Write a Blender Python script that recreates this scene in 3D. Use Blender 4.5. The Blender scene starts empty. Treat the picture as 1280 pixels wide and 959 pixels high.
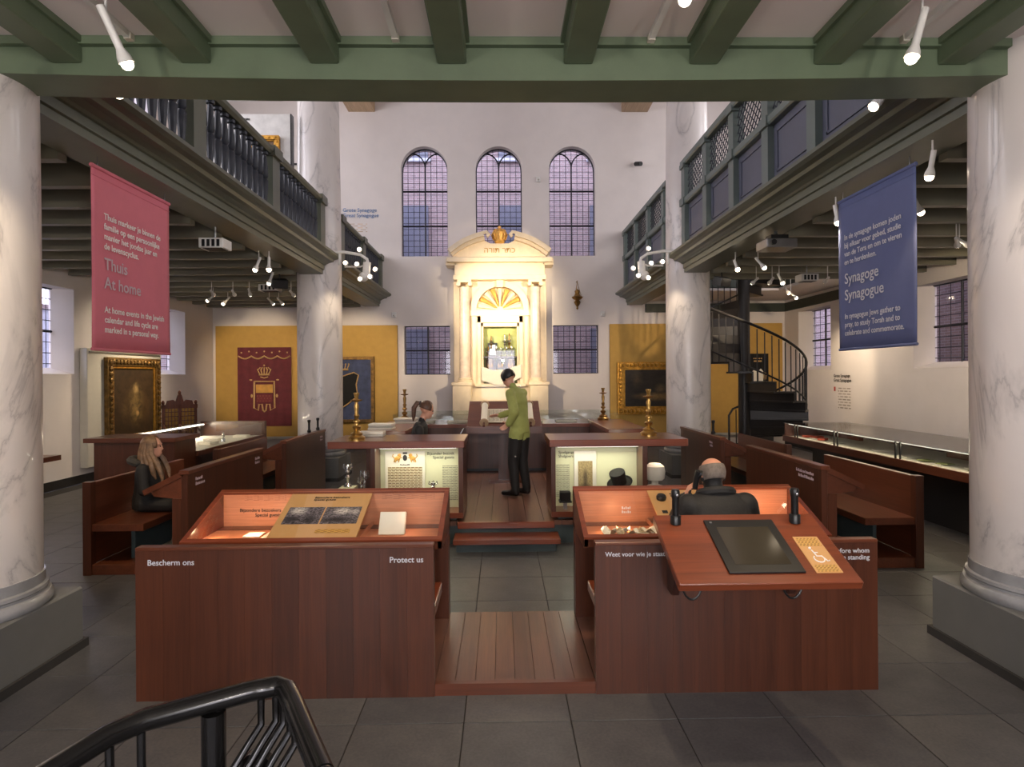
import bpy, bmesh, math, random
from mathutils import Vector, Matrix
R = math.radians
random.seed(7)
scene = bpy.context.scene
col = scene.collection

# ------------------------------------------------------------ camera, light, exposure
H = 1.9
FPX = 747.0
cd = bpy.data.cameras.new('camera'); cam = bpy.data.objects.new('camera', cd); col.objects.link(cam)
cd.sensor_width = 36.0; cd.lens = FPX / 1280 * 36.0
cd.shift_y = -9.5 / 1280
cd.clip_start = 0.05
cam.matrix_world = Matrix.Translation((0, 0, H)) @ Matrix.Rotation(R(-1.0), 4, 'Z') @ Matrix.Rotation(R(90), 4, 'X') @ Matrix.Rotation(R(-0.4), 4, 'Z')
scene.camera = cam
vs = scene.view_settings
vs.view_transform = 'Standard'; vs.look = 'None'; vs.gamma = 1.0; vs.use_curve_mapping = False
vs.exposure = 0.3
scene.cycles.max_bounces = 7; scene.cycles.diffuse_bounces = 4; scene.cycles.glossy_bounces = 3
scene.cycles.transparent_max_bounces = 12; scene.cycles.caustics_reflective = False; scene.cycles.caustics_refractive = False
scene.cycles.sample_clamp_indirect = 4.0
w = bpy.data.worlds.new('dusk_sky'); scene.world = w; w.use_nodes = True
bgn = w.node_tree.nodes['Background']; bgn.inputs[0].default_value = (0.72, 0.72, 0.88, 1); bgn.inputs[1].default_value = 4.2

def area(name, loc, rot, sx, sy, power, colr):
    l = bpy.data.lights.new(name, 'AREA'); l.shape = 'RECTANGLE'; l.size = sx; l.size_y = sy; l.energy = power; l.color = colr
    o = bpy.data.objects.new(name, l); col.objects.link(o); o.location = loc; o.rotation_euler = rot
    return o
# area lamps added as daylight at unseen windows of gallery and front walls
DAY = (0.98, 0.95, 0.97)
for yy in (6.2, 9.4, 12.6):
    area('gallery_window_fill', (-7.5, yy, 6.9), (0, R(-90), 0), 3.0, 1.6, 78, DAY)
    area('gallery_window_fill', (7.5, yy, 6.9), (0, R(90), 0), 3.0, 1.6, 78, DAY)
for xx in (-2.6, 0, 2.6):
    area('front_window_fill', (xx, -3.4, 2.2), (R(90), 0, 0), 1.5, 2.4, 50, (1.0, 0.95, 0.92))
for xx in (-4.5, 4.5):
    area('front_window_fill', (xx, -3.4, 6.9), (R(90), 0, 0), 1.6, 3.0, 120, DAY)

def spot(name, loc, target, power, angle=40, blend=.6, colr=(1.0, 0.72, 0.42), radius=.04):
    l = bpy.data.lights.new(name, 'SPOT'); l.energy = power; l.spot_size = R(angle); l.spot_blend = blend; l.color = colr; l.shadow_soft_size = radius
    o = bpy.data.objects.new(name, l); col.objects.link(o); o.location = loc
    o.rotation_euler = (Vector(target) - Vector(loc)).to_track_quat('-Z', 'Y').to_euler()
    return o
def bulb(name, loc, power, colr=(1.0, 0.5, 0.22), radius=.03):
    l = bpy.data.lights.new(name, 'POINT'); l.energy = power; l.color = colr; l.shadow_soft_size = radius
    o = bpy.data.objects.new(name, l); col.objects.link(o); o.location = loc
    return o

# ------------------------------------------------------------ materials
def _nt(name):
    m = bpy.data.materials.new(name); m.use_nodes = True
    nt = m.node_tree; b = nt.nodes['Principled BSDF']
    return m, nt, b
def srgb(r, g, b):
    f = lambda c: (c / 255 / 12.92) if c / 255 <= .04045 else ((c / 255 + .055) / 1.055) ** 2.4
    return (f(r), f(g), f(b), 1)
def coords(nt, scale=(1, 1, 1), kind='Object', rot=(0, 0, 0)):
    tc = nt.nodes.new('ShaderNodeTexCoord'); mp = nt.nodes.new('ShaderNodeMapping')
    mp.inputs['Scale'].default_value = scale; mp.inputs['Rotation'].default_value = rot
    nt.links.new(tc.outputs[kind], mp.inputs['Vector'])
    return mp.outputs['Vector']
def noise(nt, vec, scale, detail=4, rough=.55, dist=0):
    n = nt.nodes.new('ShaderNodeTexNoise'); n.inputs['Scale'].default_value = scale; n.inputs['Detail'].default_value = detail
    n.inputs['Roughness'].default_value = rough; n.inputs['Distortion'].default_value = dist
    nt.links.new(vec, n.inputs['Vector']); return n.outputs['Fac']
def ramp(nt, fac, stops):
    r = nt.nodes.new('ShaderNodeValToRGB'); e = r.color_ramp.elements
    while len(e) < len(stops): e.new(.5)
    for el, (p, c) in zip(e, stops): el.position = p; el.color = c
    nt.links.new(fac, r.inputs['Fac']); return r.outputs['Color']
def mixc(nt, fac, a, b, mode='MIX'):
    m = nt.nodes.new('ShaderNodeMix'); m.data_type = 'RGBA'; m.blend_type = mode
    for sock, v in ((m.inputs['Factor'], fac), (m.inputs['A'], a), (m.inputs['B'], b)):
        pass
    ins = [i for i in m.inputs if i.enabled] if False else None
    F, A, B = m.inputs[0], m.inputs[6], m.inputs[7]
    for s, v in ((F, fac), (A, a), (B, b)):
        if isinstance(v, (int, float)): s.default_value = v
        elif isinstance(v, tuple): s.default_value = v
        else: nt.links.new(v, s)
    return m.outputs[2]
def bump(nt, b, h, strength, dist=.01):
    n = nt.nodes.new('ShaderNodeBump'); n.inputs['Strength'].default_value = strength; n.inputs['Distance'].default_value = dist
    nt.links.new(h, n.inputs['Height']); nt.links.new(n.outputs['Normal'], b.inputs['Normal'])
def sc(c, k): return (min(1, c[0] * k), min(1, c[1] * k), min(1, c[2] * k), 1)
def pm(name, c, rough=.5, metal=0, var=.12, scale=6, bmp=0, spec=.5, coat=0):
    m, nt, b = _nt(name)
    v = coords(nt); f = noise(nt, v, scale)
    nt.links.new(ramp(nt, f, [(.3, sc(c, 1 - var)), (.7, sc(c, 1 + var))]), b.inputs['Base Color'])
    b.inputs['Roughness'].default_value = rough; b.inputs['Metallic'].default_value = metal
    b.inputs['Specular IOR Level'].default_value = spec; b.inputs['Coat Weight'].default_value = coat; b.inputs['Coat Roughness'].default_value = .15
    if bmp: bump(nt, b, noise(nt, v, scale * 6), bmp)
    return m
def emis(name, c, s):
    m, nt, b = _nt(name); b.inputs['Base Color'].default_value = c
    b.inputs['Emission Color'].default_value = c; b.inputs['Emission Strength'].default_value = s
    return m
def wood(name, c, axis='z', rough=.33, coat=.35, contrast=.4, grain=14):
    m, nt, b = _nt(name)
    s = {'x': (.5, grain, grain), 'y': (grain, .5, grain), 'z': (grain, grain, .5)}[axis]
    v = coords(nt, s)
    oi = nt.nodes.new('ShaderNodeObjectInfo')
    add = nt.nodes.new('ShaderNodeVectorMath'); add.operation = 'ADD'
    nt.links.new(v, add.inputs[0])
    cmb = nt.nodes.new('ShaderNodeCombineXYZ'); mul = nt.nodes.new('ShaderNodeMath'); mul.operation = 'MULTIPLY'; mul.inputs[1].default_value = 37
    nt.links.new(oi.outputs['Random'], mul.inputs[0])
    for k in range(3): nt.links.new(mul.outputs[0], cmb.inputs[k])
    nt.links.new(cmb.outputs[0], add.inputs[1])
    f = noise(nt, add.outputs[0], 1.0, 6, .6, .6)
    f2 = noise(nt, add.outputs[0], 7.0, 3, .5)
    c1 = ramp(nt, f, [(.25, sc(c, 1 - contrast)), (.5, c), (.78, sc(c, 1 + contrast))])
    c2 = mixc(nt, .25, c1, ramp(nt, f2, [(.35, sc(c, .55)), (.65, sc(c, 1.3))]))
    rr = ramp(nt, oi.outputs['Random'], [(0, (.84, .82, .82, 1)), (1, (1.14, 1.1, 1.06, 1))])
    nt.links.new(mixc(nt, 1.0, c2, rr, 'MULTIPLY'), b.inputs['Base Color'])
    b.inputs['Roughness'].default_value = rough; b.inputs['Coat Weight'].default_value = coat; b.inputs['Coat Roughness'].default_value = .2
    return m
def glass(name, tint=(.96, .98, .97, 1), refl=.08, rough=.02):
    m = bpy.data.materials.new(name); m.use_nodes = True; nt = m.node_tree; nt.nodes.clear()
    out = nt.nodes.new('ShaderNodeOutputMaterial'); mx = nt.nodes.new('ShaderNodeMixShader')
    t = nt.nodes.new('ShaderNodeBsdfTransparent'); g = nt.nodes.new('ShaderNodeBsdfGlossy'); t.inputs[0].default_value = tint
    g.inputs['Roughness'].default_value = rough
    tc = nt.nodes.new('ShaderNodeTexCoord'); n = nt.nodes.new('ShaderNodeTexNoise'); n.inputs['Scale'].default_value = 3
    mr = nt.nodes.new('ShaderNodeMapRange'); mr.inputs[3].default_value = refl * .8; mr.inputs[4].default_value = refl * 1.2
    nt.links.new(tc.outputs['Object'], n.inputs['Vector']); nt.links.new(n.outputs['Fac'], mr.inputs[0])
    nt.links.new(mr.outputs[0], mx.inputs[0]); nt.links.new(t.outputs[0], mx.inputs[1]); nt.links.new(g.outputs[0], mx.inputs[2])
    nt.links.new(mx.outputs[0], out.inputs[0]); return m
def blob(nt, vec, c, r, soft=.5):
    s = nt.nodes.new('ShaderNodeVectorMath'); s.operation = 'SUBTRACT'; s.inputs[1].default_value = c; nt.links.new(vec, s.inputs[0])
    d = nt.nodes.new('ShaderNodeVectorMath'); d.operation = 'DIVIDE'; d.inputs[1].default_value = r; nt.links.new(s.outputs[0], d.inputs[0])
    l = nt.nodes.new('ShaderNodeVectorMath'); l.operation = 'LENGTH'; nt.links.new(d.outputs[0], l.inputs[0])
    mr = nt.nodes.new('ShaderNodeMapRange'); mr.inputs[1].default_value = 1 - soft; mr.inputs[2].default_value = 1; mr.inputs[3].default_value = 1; mr.inputs[4].default_value = 0
    nt.links.new(l.outputs['Value'], mr.inputs[0]); return mr.outputs[0]
BIG = 99.0
def picture(name, base, blobs, nscale=9, nvar=.5, axes='xz', rough=.45):
    """flat printed / painted picture; blobs = (u, v, ru, rv, colour, soft) in 0..1 of the sheet"""
    m, nt, b = _nt(name)
    tc = nt.nodes.new('ShaderNodeTexCoord'); v = tc.outputs['Generated']
    f = noise(nt, v, nscale, 6, .65, .5)
    lo, hi = (.43, .57) if nvar > .75 else (.3, .7)
    cc = ramp(nt, f, [(lo, sc(base, 1 - nvar)), (hi, sc(base, 1 + nvar))])
    for (u, vv, ru, rv, c, soft) in blobs:
        ce, rd = [.5, .5, .5], [BIG] * 3
        i, j = 'xyz'.index(axes[0]), 'xyz'.index(axes[1])
        ce[i], ce[j] = u, vv; rd[i], rd[j] = ru, rv
        mk = blob(nt, v, tuple(ce), tuple(rd), soft)
        mm = nt.nodes.new('ShaderNodeMath'); mm.operation = 'MULTIPLY'; nt.links.new(mk, mm.inputs[0])
        f3 = nt.nodes.new('ShaderNodeMapRange'); f3.inputs[1].default_value = .3; f3.inputs[2].default_value = .6; nt.links.new(f, f3.inputs[0])
        nt.links.new(f3.outputs[0], mm.inputs[1])
        cc = mixc(nt, mm.outputs[0], cc, c)
    nt.links.new(cc, b.inputs['Base Color']); b.inputs['Roughness'].default_value = rough
    return m
def print_mat(name, paper, ink, rows, words, axes='xz', gap=.45, box=(0, 1, 0, 1)):
    """sheet with lines of small dark print inside box (u0,u1,v0,v1)"""
    m, nt, b = _nt(name)
    tc = nt.nodes.new('ShaderNodeTexCoord'); sp = nt.nodes.new('ShaderNodeSeparateXYZ'); nt.links.new(tc.outputs['Generated'], sp.inputs[0])
    cb = nt.nodes.new('ShaderNodeCombineXYZ')
    nt.links.new(sp.outputs['xyz'.index(axes[0])], cb.inputs[0]); nt.links.new(sp.outputs['xyz'.index(axes[1])], cb.inputs[1])
    br = nt.nodes.new('ShaderNodeTexBrick'); nt.links.new(cb.outputs[0], br.inputs['Vector'])
    br.inputs['Scale'].default_value = 1; br.inputs['Brick Width'].default_value = 1 / words; br.inputs['Row Height'].default_value = 1 / rows
    br.inputs['Mortar Size'].default_value = gap / rows * .5; br.inputs['Mortar Smooth'].default_value = .1
    br.inputs['Color1'].default_value = ink; br.inputs['Color2'].default_value = sc(ink, 1.6); br.inputs['Mortar'].default_value = paper
    br.offset = .37; br.squash = 1
    cc = br.outputs['Color']
    mk = blob(nt, cb.outputs[0], ((box[0] + box[1]) / 2, (box[2] + box[3]) / 2, .5), (BIG, (box[3] - box[2]) / 2, BIG), .01)
    mk2 = blob(nt, cb.outputs[0], ((box[0] + box[1]) / 2, (box[2] + box[3]) / 2, .5), ((box[1] - box[0]) / 2, BIG, BIG), .01)
    mm = nt.nodes.new('ShaderNodeMath'); mm.operation = 'MULTIPLY'; nt.links.new(mk, mm.inputs[0]); nt.links.new(mk2, mm.inputs[1])
    nt.links.new(mixc(nt, mm.outputs[0], paper, cc), b.inputs['Base Color']); b.inputs['Roughness'].default_value = .5
    return m
def marble(name):
    m, nt, b = _nt(name)
    v = coords(nt, (1, 1, .55), rot=(.5, .35, 0))
    f = noise(nt, v, 1.1, 7, .6, 1.4)
    mth = nt.nodes.new('ShaderNodeMath'); mth.operation = 'SUBTRACT'; mth.inputs[1].default_value = .5; nt.links.new(f, mth.inputs[0])
    ab = nt.nodes.new('ShaderNodeMath'); ab.operation = 'ABSOLUTE'; nt.links.new(mth.outputs[0], ab.inputs[0])
    vein = ramp(nt, ab.outputs[0], [(0.0, srgb(150, 145, 145)), (.012, srgb(192, 186, 183)), (.05, srgb(214, 207, 203))])
    f2 = noise(nt, v, 2.3, 5, .5, .8)
    nt.links.new(mixc(nt, .35, vein, ramp(nt, f2, [(.3, srgb(196, 190, 188)), (.7, srgb(226, 220, 216))])), b.inputs['Base Color'])
    b.inputs['Roughness'].default_value = .35; b.inputs['Coat Weight'].default_value = .2
    return m
def stone_floor(name):
    m, nt, b = _nt(name)
    v = coords(nt, kind='Object'); oi = nt.nodes.new('ShaderNodeObjectInfo')
    f = noise(nt, v, 5, 6, .65); f2 = noise(nt, v, 60, 3, .6)
    c1 = ramp(nt, f, [(.3, srgb(78, 79, 81)), (.7, srgb(102, 101, 102))])
    c2 = mixc(nt, .3, c1, ramp(nt, f2, [(.35, srgb(48, 46, 46)), (.7, srgb(100, 96, 92))]))
    rr = ramp(nt, oi.outputs['Random'], [(0, (.86, .87, .9, 1)), (1, (1.1, 1.08, 1.05, 1))])
    nt.links.new(mixc(nt, 1.0, c2, rr, 'MULTIPLY'), b.inputs['Base Color'])
    b.inputs['Roughness'].default_value = .42; bump(nt, b, f2, .12, .003)
    return m
def bricks(name, c1, c2, mortar):
    m, nt, b = _nt(name)
    tc = nt.nodes.new('ShaderNodeTexCoord'); sp = nt.nodes.new('ShaderNodeSeparateXYZ'); nt.links.new(tc.outputs['Object'], sp.inputs[0])
    ad = nt.nodes.new('ShaderNodeMath'); ad.operation = 'ADD'; nt.links.new(sp.outputs[0], ad.inputs[0]); nt.links.new(sp.outputs[1], ad.inputs[1])
    cb = nt.nodes.new('ShaderNodeCombineXYZ'); nt.links.new(ad.outputs[0], cb.inputs[0]); nt.links.new(sp.outputs[2], cb.inputs[1])
    br = nt.nodes.new('ShaderNodeTexBrick'); nt.links.new(cb.outputs[0], br.inputs['Vector'])
    br.inputs['Scale'].default_value = 1; br.inputs['Brick Width'].default_value = .22; br.inputs['Row Height'].default_value = .065; br.inputs['Mortar Size'].default_value = .006
    br.inputs['Color1'].default_value = c1; br.inputs['Color2'].default_value = c2; br.inputs['Mortar'].default_value = mortar
    nt.links.new(br.outputs['Color'], b.inputs['Base Color']); b.inputs['Roughness'].default_value = .85
    return m

M = {}
M['plaster'] = pm('white_plaster', srgb(226, 218, 214), .85, var=.03, scale=2)
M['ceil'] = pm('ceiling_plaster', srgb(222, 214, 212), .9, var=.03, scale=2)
M['green'] = pm('green_paint', srgb(92, 106, 84), .45, var=.1, scale=5)
M['grey_green'] = pm('grey_green_paint', srgb(94, 98, 84), .4, var=.08, scale=4)
M['joist'] = pm('lit_olive_joist_paint', srgb(116, 113, 98), .45, var=.06, scale=4)  # paler than the ceiling boards: spotlight bounce put into the joist colour
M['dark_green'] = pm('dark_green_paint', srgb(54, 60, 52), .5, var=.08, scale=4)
M['post_green'] = pm('blue_green_paint', srgb(104, 116, 112), .4, var=.06, scale=4)
M['navy'] = pm('navy_paint', srgb(44, 48, 58), .5, var=.1, scale=5)
M['panel_blue'] = pm('slate_blue_paint', srgb(92, 96, 112), .45, var=.06, scale=3)
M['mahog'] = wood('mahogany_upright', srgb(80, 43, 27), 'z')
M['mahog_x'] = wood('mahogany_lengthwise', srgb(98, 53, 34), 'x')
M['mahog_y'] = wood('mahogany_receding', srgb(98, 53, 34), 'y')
M['padauk'] = wood('red_wood_top', srgb(118, 58, 34), 'x', .28, .5)
M['case_wood'] = wood('case_lining', srgb(196, 132, 98), 'x', .45, .1, .12)
M['darkwood'] = wood('dark_wood', srgb(62, 36, 30), 'z')
M['deck'] = wood('deck_boards', srgb(104, 70, 56), 'y', .4, .2)
M['oak'] = wood('pale_oak', srgb(186, 160, 130), 'y', .6, 0, .2)
M['carved'] = wood('carved_walnut', srgb(96, 52, 38), 'z')
M['marble'] = marble('white_marble')
M['floor'] = stone_floor('bluestone')
M['joint'] = pm('dark_joint', srgb(52, 50, 49), .8)
M['plinth'] = pm('grey_plinth_paint', srgb(112, 112, 110), .6, var=.05)
M['base_ring'] = pm('grey_marble_ring', srgb(150, 150, 152), .25, var=.15, scale=8)
M['brass'] = pm('brass', srgb(200, 164, 96), .3, .9, var=.12, scale=20)
M['oldbrass'] = pm('aged_brass', srgb(150, 116, 66), .4, .9, var=.2, scale=20)
M['silver'] = pm('silver', srgb(205, 205, 205), .25, .95, var=.1, scale=30)
M['gold'] = pm('gilt', srgb(196, 146, 62), .38, .75, var=.3, scale=14, bmp=.6)
M['giltdark'] = pm('dark_gilt', srgb(122, 92, 46), .45, .6, var=.45, scale=14, bmp=.8)
M['steel'] = pm('brushed_steel', srgb(150, 150, 152), .35, .9)
M['white_metal'] = pm('white_enamel', srgb(222, 220, 216), .4)
M['black'] = pm('black_plastic', srgb(24, 24, 25), .35)
M['blackmetal'] = pm('black_iron', srgb(26, 25, 25), .22, .3, coat=.4)
M['stairiron'] = pm('dark_stair_iron', srgb(44, 42, 42), .4, .4)
M['mustard'] = pm('mustard_cloth', srgb(196, 156, 80), .8, var=.05)
M['greyboard'] = pm('pale_grey_board', srgb(196, 192, 180), .7, var=.03)
M['lamp'] = emis('lamp_glow', (1.0, .82, .6, 1), 14)
M['tube'] = emis('light_tube', (1.0, .93, .82, 1), 3)
M['glass'] = glass('clear_glass')
M['leaded'] = glass('leaded_glass', (.9, .9, .96, 1), .06, .05)
M['lead'] = pm('lead_came', srgb(38, 38, 46), .5, .3)
M['pink'] = pm('pink_banner_cloth', srgb(222, 124, 140), .75, var=.03)
M['blue'] = pm('blue_banner_cloth', srgb(94, 104, 146), .75, var=.04)
M['pinkrev'] = M['pink']
M['white_ink'] = pm('white_lettering', srgb(248, 244, 240), .6, var=.02)
M['grey_ink'] = pm('silver_grey_lettering', srgb(206, 184, 194), .5, var=.02)
M['pale_ink'] = pm('pale_blue_lettering', srgb(206, 208, 216), .5, var=.02)
M['dark_ink'] = pm('dark_lettering', srgb(40, 38, 36), .6, var=.02)
M['blue_ink'] = pm('blue_lettering', srgb(70, 120, 175), .6, var=.02)
M['gold_ink'] = pm('gilt_lettering', srgb(190, 145, 70), .4, .5)
M['cream'] = pm('cream_panel', srgb(226, 226, 190), .7, var=.02)
M['paper'] = pm('white_paper', srgb(236, 230, 214), .7, var=.03)
M['goldpanel'] = pm('ochre_info_panel', srgb(208, 160, 104), .55, var=.03)
M['screen'] = pm('dark_screen', srgb(62, 56, 44), .12, var=.2, scale=2)
M['cap_white'] = pm('white_cotton', srgb(232, 226, 214), .8, var=.03)
M['felt'] = pm('black_felt', srgb(13, 12, 13), .8)
M['ark'] = pm('ark_marble', srgb(232, 214, 186), .5, var=.08, scale=5)
M['arkgold'] = pm('ark_gilding', srgb(222, 168, 84), .4, .3, var=.2)
M['arkcol'] = pm('ark_column_marble', srgb(222, 204, 188), .3, var=.15, scale=7)
M['niche_green'] = pm('pale_green_lining', srgb(188, 196, 128), .7, var=.03)
M['teal'] = pm('dark_teal_base', srgb(60, 72, 74), .6)
M['skin'] = pm('skin', srgb(214, 160, 134), .5, var=.05, scale=9)
M['skin2'] = pm('ruddy_skin', srgb(206, 146, 118), .45, var=.06, scale=9)
M['jacket'] = pm('black_jacket_cloth', srgb(30, 29, 29), .7, var=.2, scale=12, bmp=.3)
M['denim'] = pm('black_trousers_cloth', srgb(24, 22, 22), .75, var=.15, scale=14)
M['lime'] = pm('lime_shirt_cloth', srgb(160, 166, 92), .75, var=.12, scale=9, bmp=.4)
M['hood'] = pm('dark_grey_hoodie', srgb(64, 62, 58), .85, var=.15, scale=14)
M['hair_brown'] = pm('brown_hair', srgb(92, 64, 46), .45, var=.35, scale=30)
M['hair_blond'] = pm('dark_blond_hair', srgb(118, 92, 68), .5, var=.4, scale=26)
M['hair_black'] = pm('black_hair', srgb(22, 20, 20), .5, var=.2, scale=30)
M['hair_grey'] = pm('cropped_grey_hair', srgb(112, 102, 94), .75, var=.25, scale=50)
M['shoe'] = pm('black_leather', srgb(20, 18, 18), .35)
M['ochre_bag'] = pm('grey_bag_cloth', srgb(74, 70, 62), .8)
M['brick'] = bricks('outer_brick', srgb(160, 138, 138), srgb(138, 120, 122), srgb(176, 170, 172))
M['outwall'] = pm('outer_render', srgb(196, 200, 214), .9)
M['outdark'] = pm('outer_dark_glass', srgb(104, 108, 124), .4)
M['pave'] = pm('outer_paving', srgb(120, 120, 126), .9)
M['skirting'] = pm('black_skirting', srgb(34, 33, 33), .5)

# ------------------------------------------------------------ geometry helpers
ORG = {}
def org(o):
    return ORG.get(o.name, Vector((0, 0, 0))) if o else Vector((0, 0, 0))
class MB:
    def __init__(s): s.v = []; s.f = []; s.mi = []; s.cur = 0
    def add(s, vs, fs):
        n = len(s.v); s.v += [tuple(v) for v in vs]; s.f += [tuple(i + n for i in f) for f in fs]; s.mi += [s.cur] * len(fs); return s
    def box(s, x0, x1, y0, y1, z0, z1):
        return s.hexa([(x0, y0, z0), (x1, y0, z0), (x1, y1, z0), (x0, y1, z0), (x0, y0, z1), (x1, y0, z1), (x1, y1, z1), (x0, y1, z1)])
    def hexa(s, p):
        return s.add(p, [(0, 3, 2, 1), (4, 5, 6, 7), (0, 1, 5, 4), (1, 2, 6, 5), (2, 3, 7, 6), (3, 0, 4, 7)])
    def prism(s, prof, axis, a, b):
        """closed outline of 2D points swept along axis from a to b; outline coords are the other two axes in xyz order"""
        n = len(prof)
        def P(p, t):
            if axis == 'x': return (t, p[0], p[1])
            if axis == 'y': return (p[0], t, p[1])
            return (p[0], p[1], t)
        vs = [P(p, a) for p in prof] + [P(p, b) for p in prof]
        fs = [(i, (i + 1) % n, n + (i + 1) % n, n + i) for i in range(n)] + [tuple(range(n - 1, -1, -1)), tuple(range(n, 2 * n))]
        return s.add(vs, fs)
    def tube(s, pts, rad, n=8, cap=True):
        pts = [Vector(p) for p in pts]
        if not isinstance(rad, (list, tuple)): rad = [rad] * len(pts)
        rings = []; up = None
        for i, p in enumerate(pts):
            d = (pts[min(i + 1, len(pts) - 1)] - pts[max(i - 1, 0)]).normalized()
            if up is None:
                up = Vector((0, 0, 1)) if abs(d.z) < .9 else Vector((1, 0, 0))
            a = d.cross(up).normalized(); b2 = a.cross(d).normalized(); up = b2
            rings.append([p + (a * math.cos(2 * math.pi * k / n) + b2 * math.sin(2 * math.pi * k / n)) * rad[i] for k in range(n)])
        vs = [q for r in rings for q in r]; fs = []
        for i in range(len(pts) - 1):
            for k in range(n):
                fs.append((i * n + k, i * n + (k + 1) % n, (i + 1) * n + (k + 1) % n, (i + 1) * n + k))
        if cap: fs += [tuple(range(n - 1, -1, -1)), tuple(range(len(vs) - n, len(vs)))]
        return s.add(vs, fs)
    def lathe(s, prof, c=(0, 0, 0), n=16):
        """prof = [(r, z)] about a vertical axis through c"""
        vs = []; fs = []; m = len(prof)
        for k in range(n):
            a = 2 * math.pi * k / n
            vs += [(c[0] + r * math.cos(a), c[1] + r * math.sin(a), c[2] + z) for r, z in prof]
        for k in range(n):
            for i in range(m - 1):
                fs.append((k * m + i, ((k + 1) % n) * m + i, ((k + 1) % n) * m + i + 1, k * m + i + 1))
        fs.append(tuple(k * m for k in range(n - 1, -1, -1))); fs.append(tuple(k * m + m - 1 for k in range(n)))
        return s.add(vs, fs)
    def ball(s, c, r, nu=12, nv=8):
        if not isinstance(r, (list, tuple)): r = (r, r, r)
        vs = [(c[0], c[1], c[2] - r[2])]; fs = []
        for j in range(1, nv):
            t = -math.pi / 2 + math.pi * j / nv
            for k in range(nu):
                a = 2 * math.pi * k / nu
                vs.append((c[0] + r[0] * math.cos(t) * math.cos(a), c[1] + r[1] * math.cos(t) * math.sin(a), c[2] + r[2] * math.sin(t)))
        vs.append((c[0], c[1], c[2] + r[2])); L = len(vs) - 1
        for k in range(nu): fs.append((0, 1 + (k + 1) % nu, 1 + k))
        for j in range(nv - 2):
            for k in range(nu):
                a0 = 1 + j * nu
                fs.append((a0 + k, a0 + (k + 1) % nu, a0 + nu + (k + 1) % nu, a0 + nu + k))
        for k in range(nu): fs.append((L, 1 + (nv - 2) * nu + k, 1 + (nv - 2) * nu + (k + 1) % nu))
        return s.add(vs, fs)
    def grid(s, fn, nu, nv):
        vs = [fn(i / nu, j / nv) for j in range(nv + 1) for i in range(nu + 1)]
        fs = [(j * (nu + 1) + i, j * (nu + 1) + i + 1, (j + 1) * (nu + 1) + i + 1, (j + 1) * (nu + 1) + i) for j in range(nv) for i in range(nu)]
        return s.add(vs, fs)
    def xf(s, mat):
        s.v = [tuple(mat @ Vector(v)) for v in s.v]; return s
    def mesh(s, name, mats, origin=Vector((0, 0, 0)), smooth=False, bev=0):
        me = bpy.data.meshes.new(name)
        me.from_pydata([(v[0] - origin.x, v[1] - origin.y, v[2] - origin.z) for v in s.v], [], s.f)
        for m in (mats if isinstance(mats, (list, tuple)) else [mats]): me.materials.append(m)
        me.polygons.foreach_set('material_index', s.mi)
        bm = bmesh.new(); bm.from_mesh(me)
        bmesh.ops.recalc_face_normals(bm, faces=bm.faces)
        if bev: bmesh.ops.bevel(bm, geom=[e for e in bm.edges if e.is_manifold and e.calc_face_angle(0) > .5], offset=bev, segments=1, affect='EDGES', profile=.5)
        if smooth:
            for f in bm.faces: f.smooth = True
        bm.to_mesh(me); bm.free()
        if smooth: me.set_sharp_from_angle(angle=R(42))
        return me
    def build(s, name, mats, parent=None, smooth=False, bev=0, base=None):
        """one mesh object; vertices given in world space, origin at the parent's base (or at base)"""
        o0 = Vector(base) if base is not None else org(parent)
        o = bpy.data.objects.new(name, s.mesh(name, mats, o0, smooth, bev)); col.objects.link(o)
        if parent: o.parent = parent; o.location = o0 - org(parent)
        else: o.location = o0
        ORG[o.name] = o0
        return o
def tag(o, label, cat=None, group=None, kind=None):
    if label: o['label'] = label
    if cat: o['category'] = cat
    if group: o['group'] = group
    if kind: o['kind'] = kind
    return o
def thing(name, label, cat, loc=(0, 0, 0), group=None):
    o = bpy.data.objects.new(name, None); col.objects.link(o); o.location = loc; o.empty_display_size = .1
    ORG[o.name] = Vector(loc); return tag(o, label, cat, group)
def struct(o): o['kind'] = 'structure'; return o
def copy_tree(o, parent=None):
    c = o.copy(); col.objects.link(c); c.parent = parent
    ORG[c.name] = ORG.get(o.name, Vector())
    for ch in list(o.children): copy_tree(ch, c)
    return c
def bx(name, x0, x1, y0, y1, z0, z1, mat, parent=None, bev=0):
    return MB().box(x0, x1, y0, y1, z0, z1).build(name, mat, parent, bev=bev)
def text(s, size, loc, mat, parent, xdir=(1, 0, 0), zdir=(0, 0, 1), align='LEFT', bold=.0, name='lettering', space=1.0, ext=.0006):
    cu = bpy.data.curves.new(name, 'FONT'); cu.body = s; cu.size = size; cu.align_x = align; cu.extrude = ext; cu.offset = bold * size
    cu.space_line = space; cu.resolution_u = 3; cu.materials.append(mat)
    o = bpy.data.objects.new(name, cu); col.objects.link(o)
    X = Vector(xdir).normalized(); Y = Vector(zdir).normalized(); Z = X.cross(Y)
    m = Matrix((X, Y, Z)).transposed().to_4x4(); m.translation = Vector(loc) - org(parent)
    me = bpy.data.meshes.new_from_object(o.evaluated_get(bpy.context.evaluated_depsgraph_get())); bpy.data.objects.remove(o); bpy.data.curves.remove(cu)
    o = bpy.data.objects.new(name, me); col.objects.link(o)
    if parent: o.parent = parent
    o.matrix_local = m
    if parent: o['kind'] = 'stuff'
    return o

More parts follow.
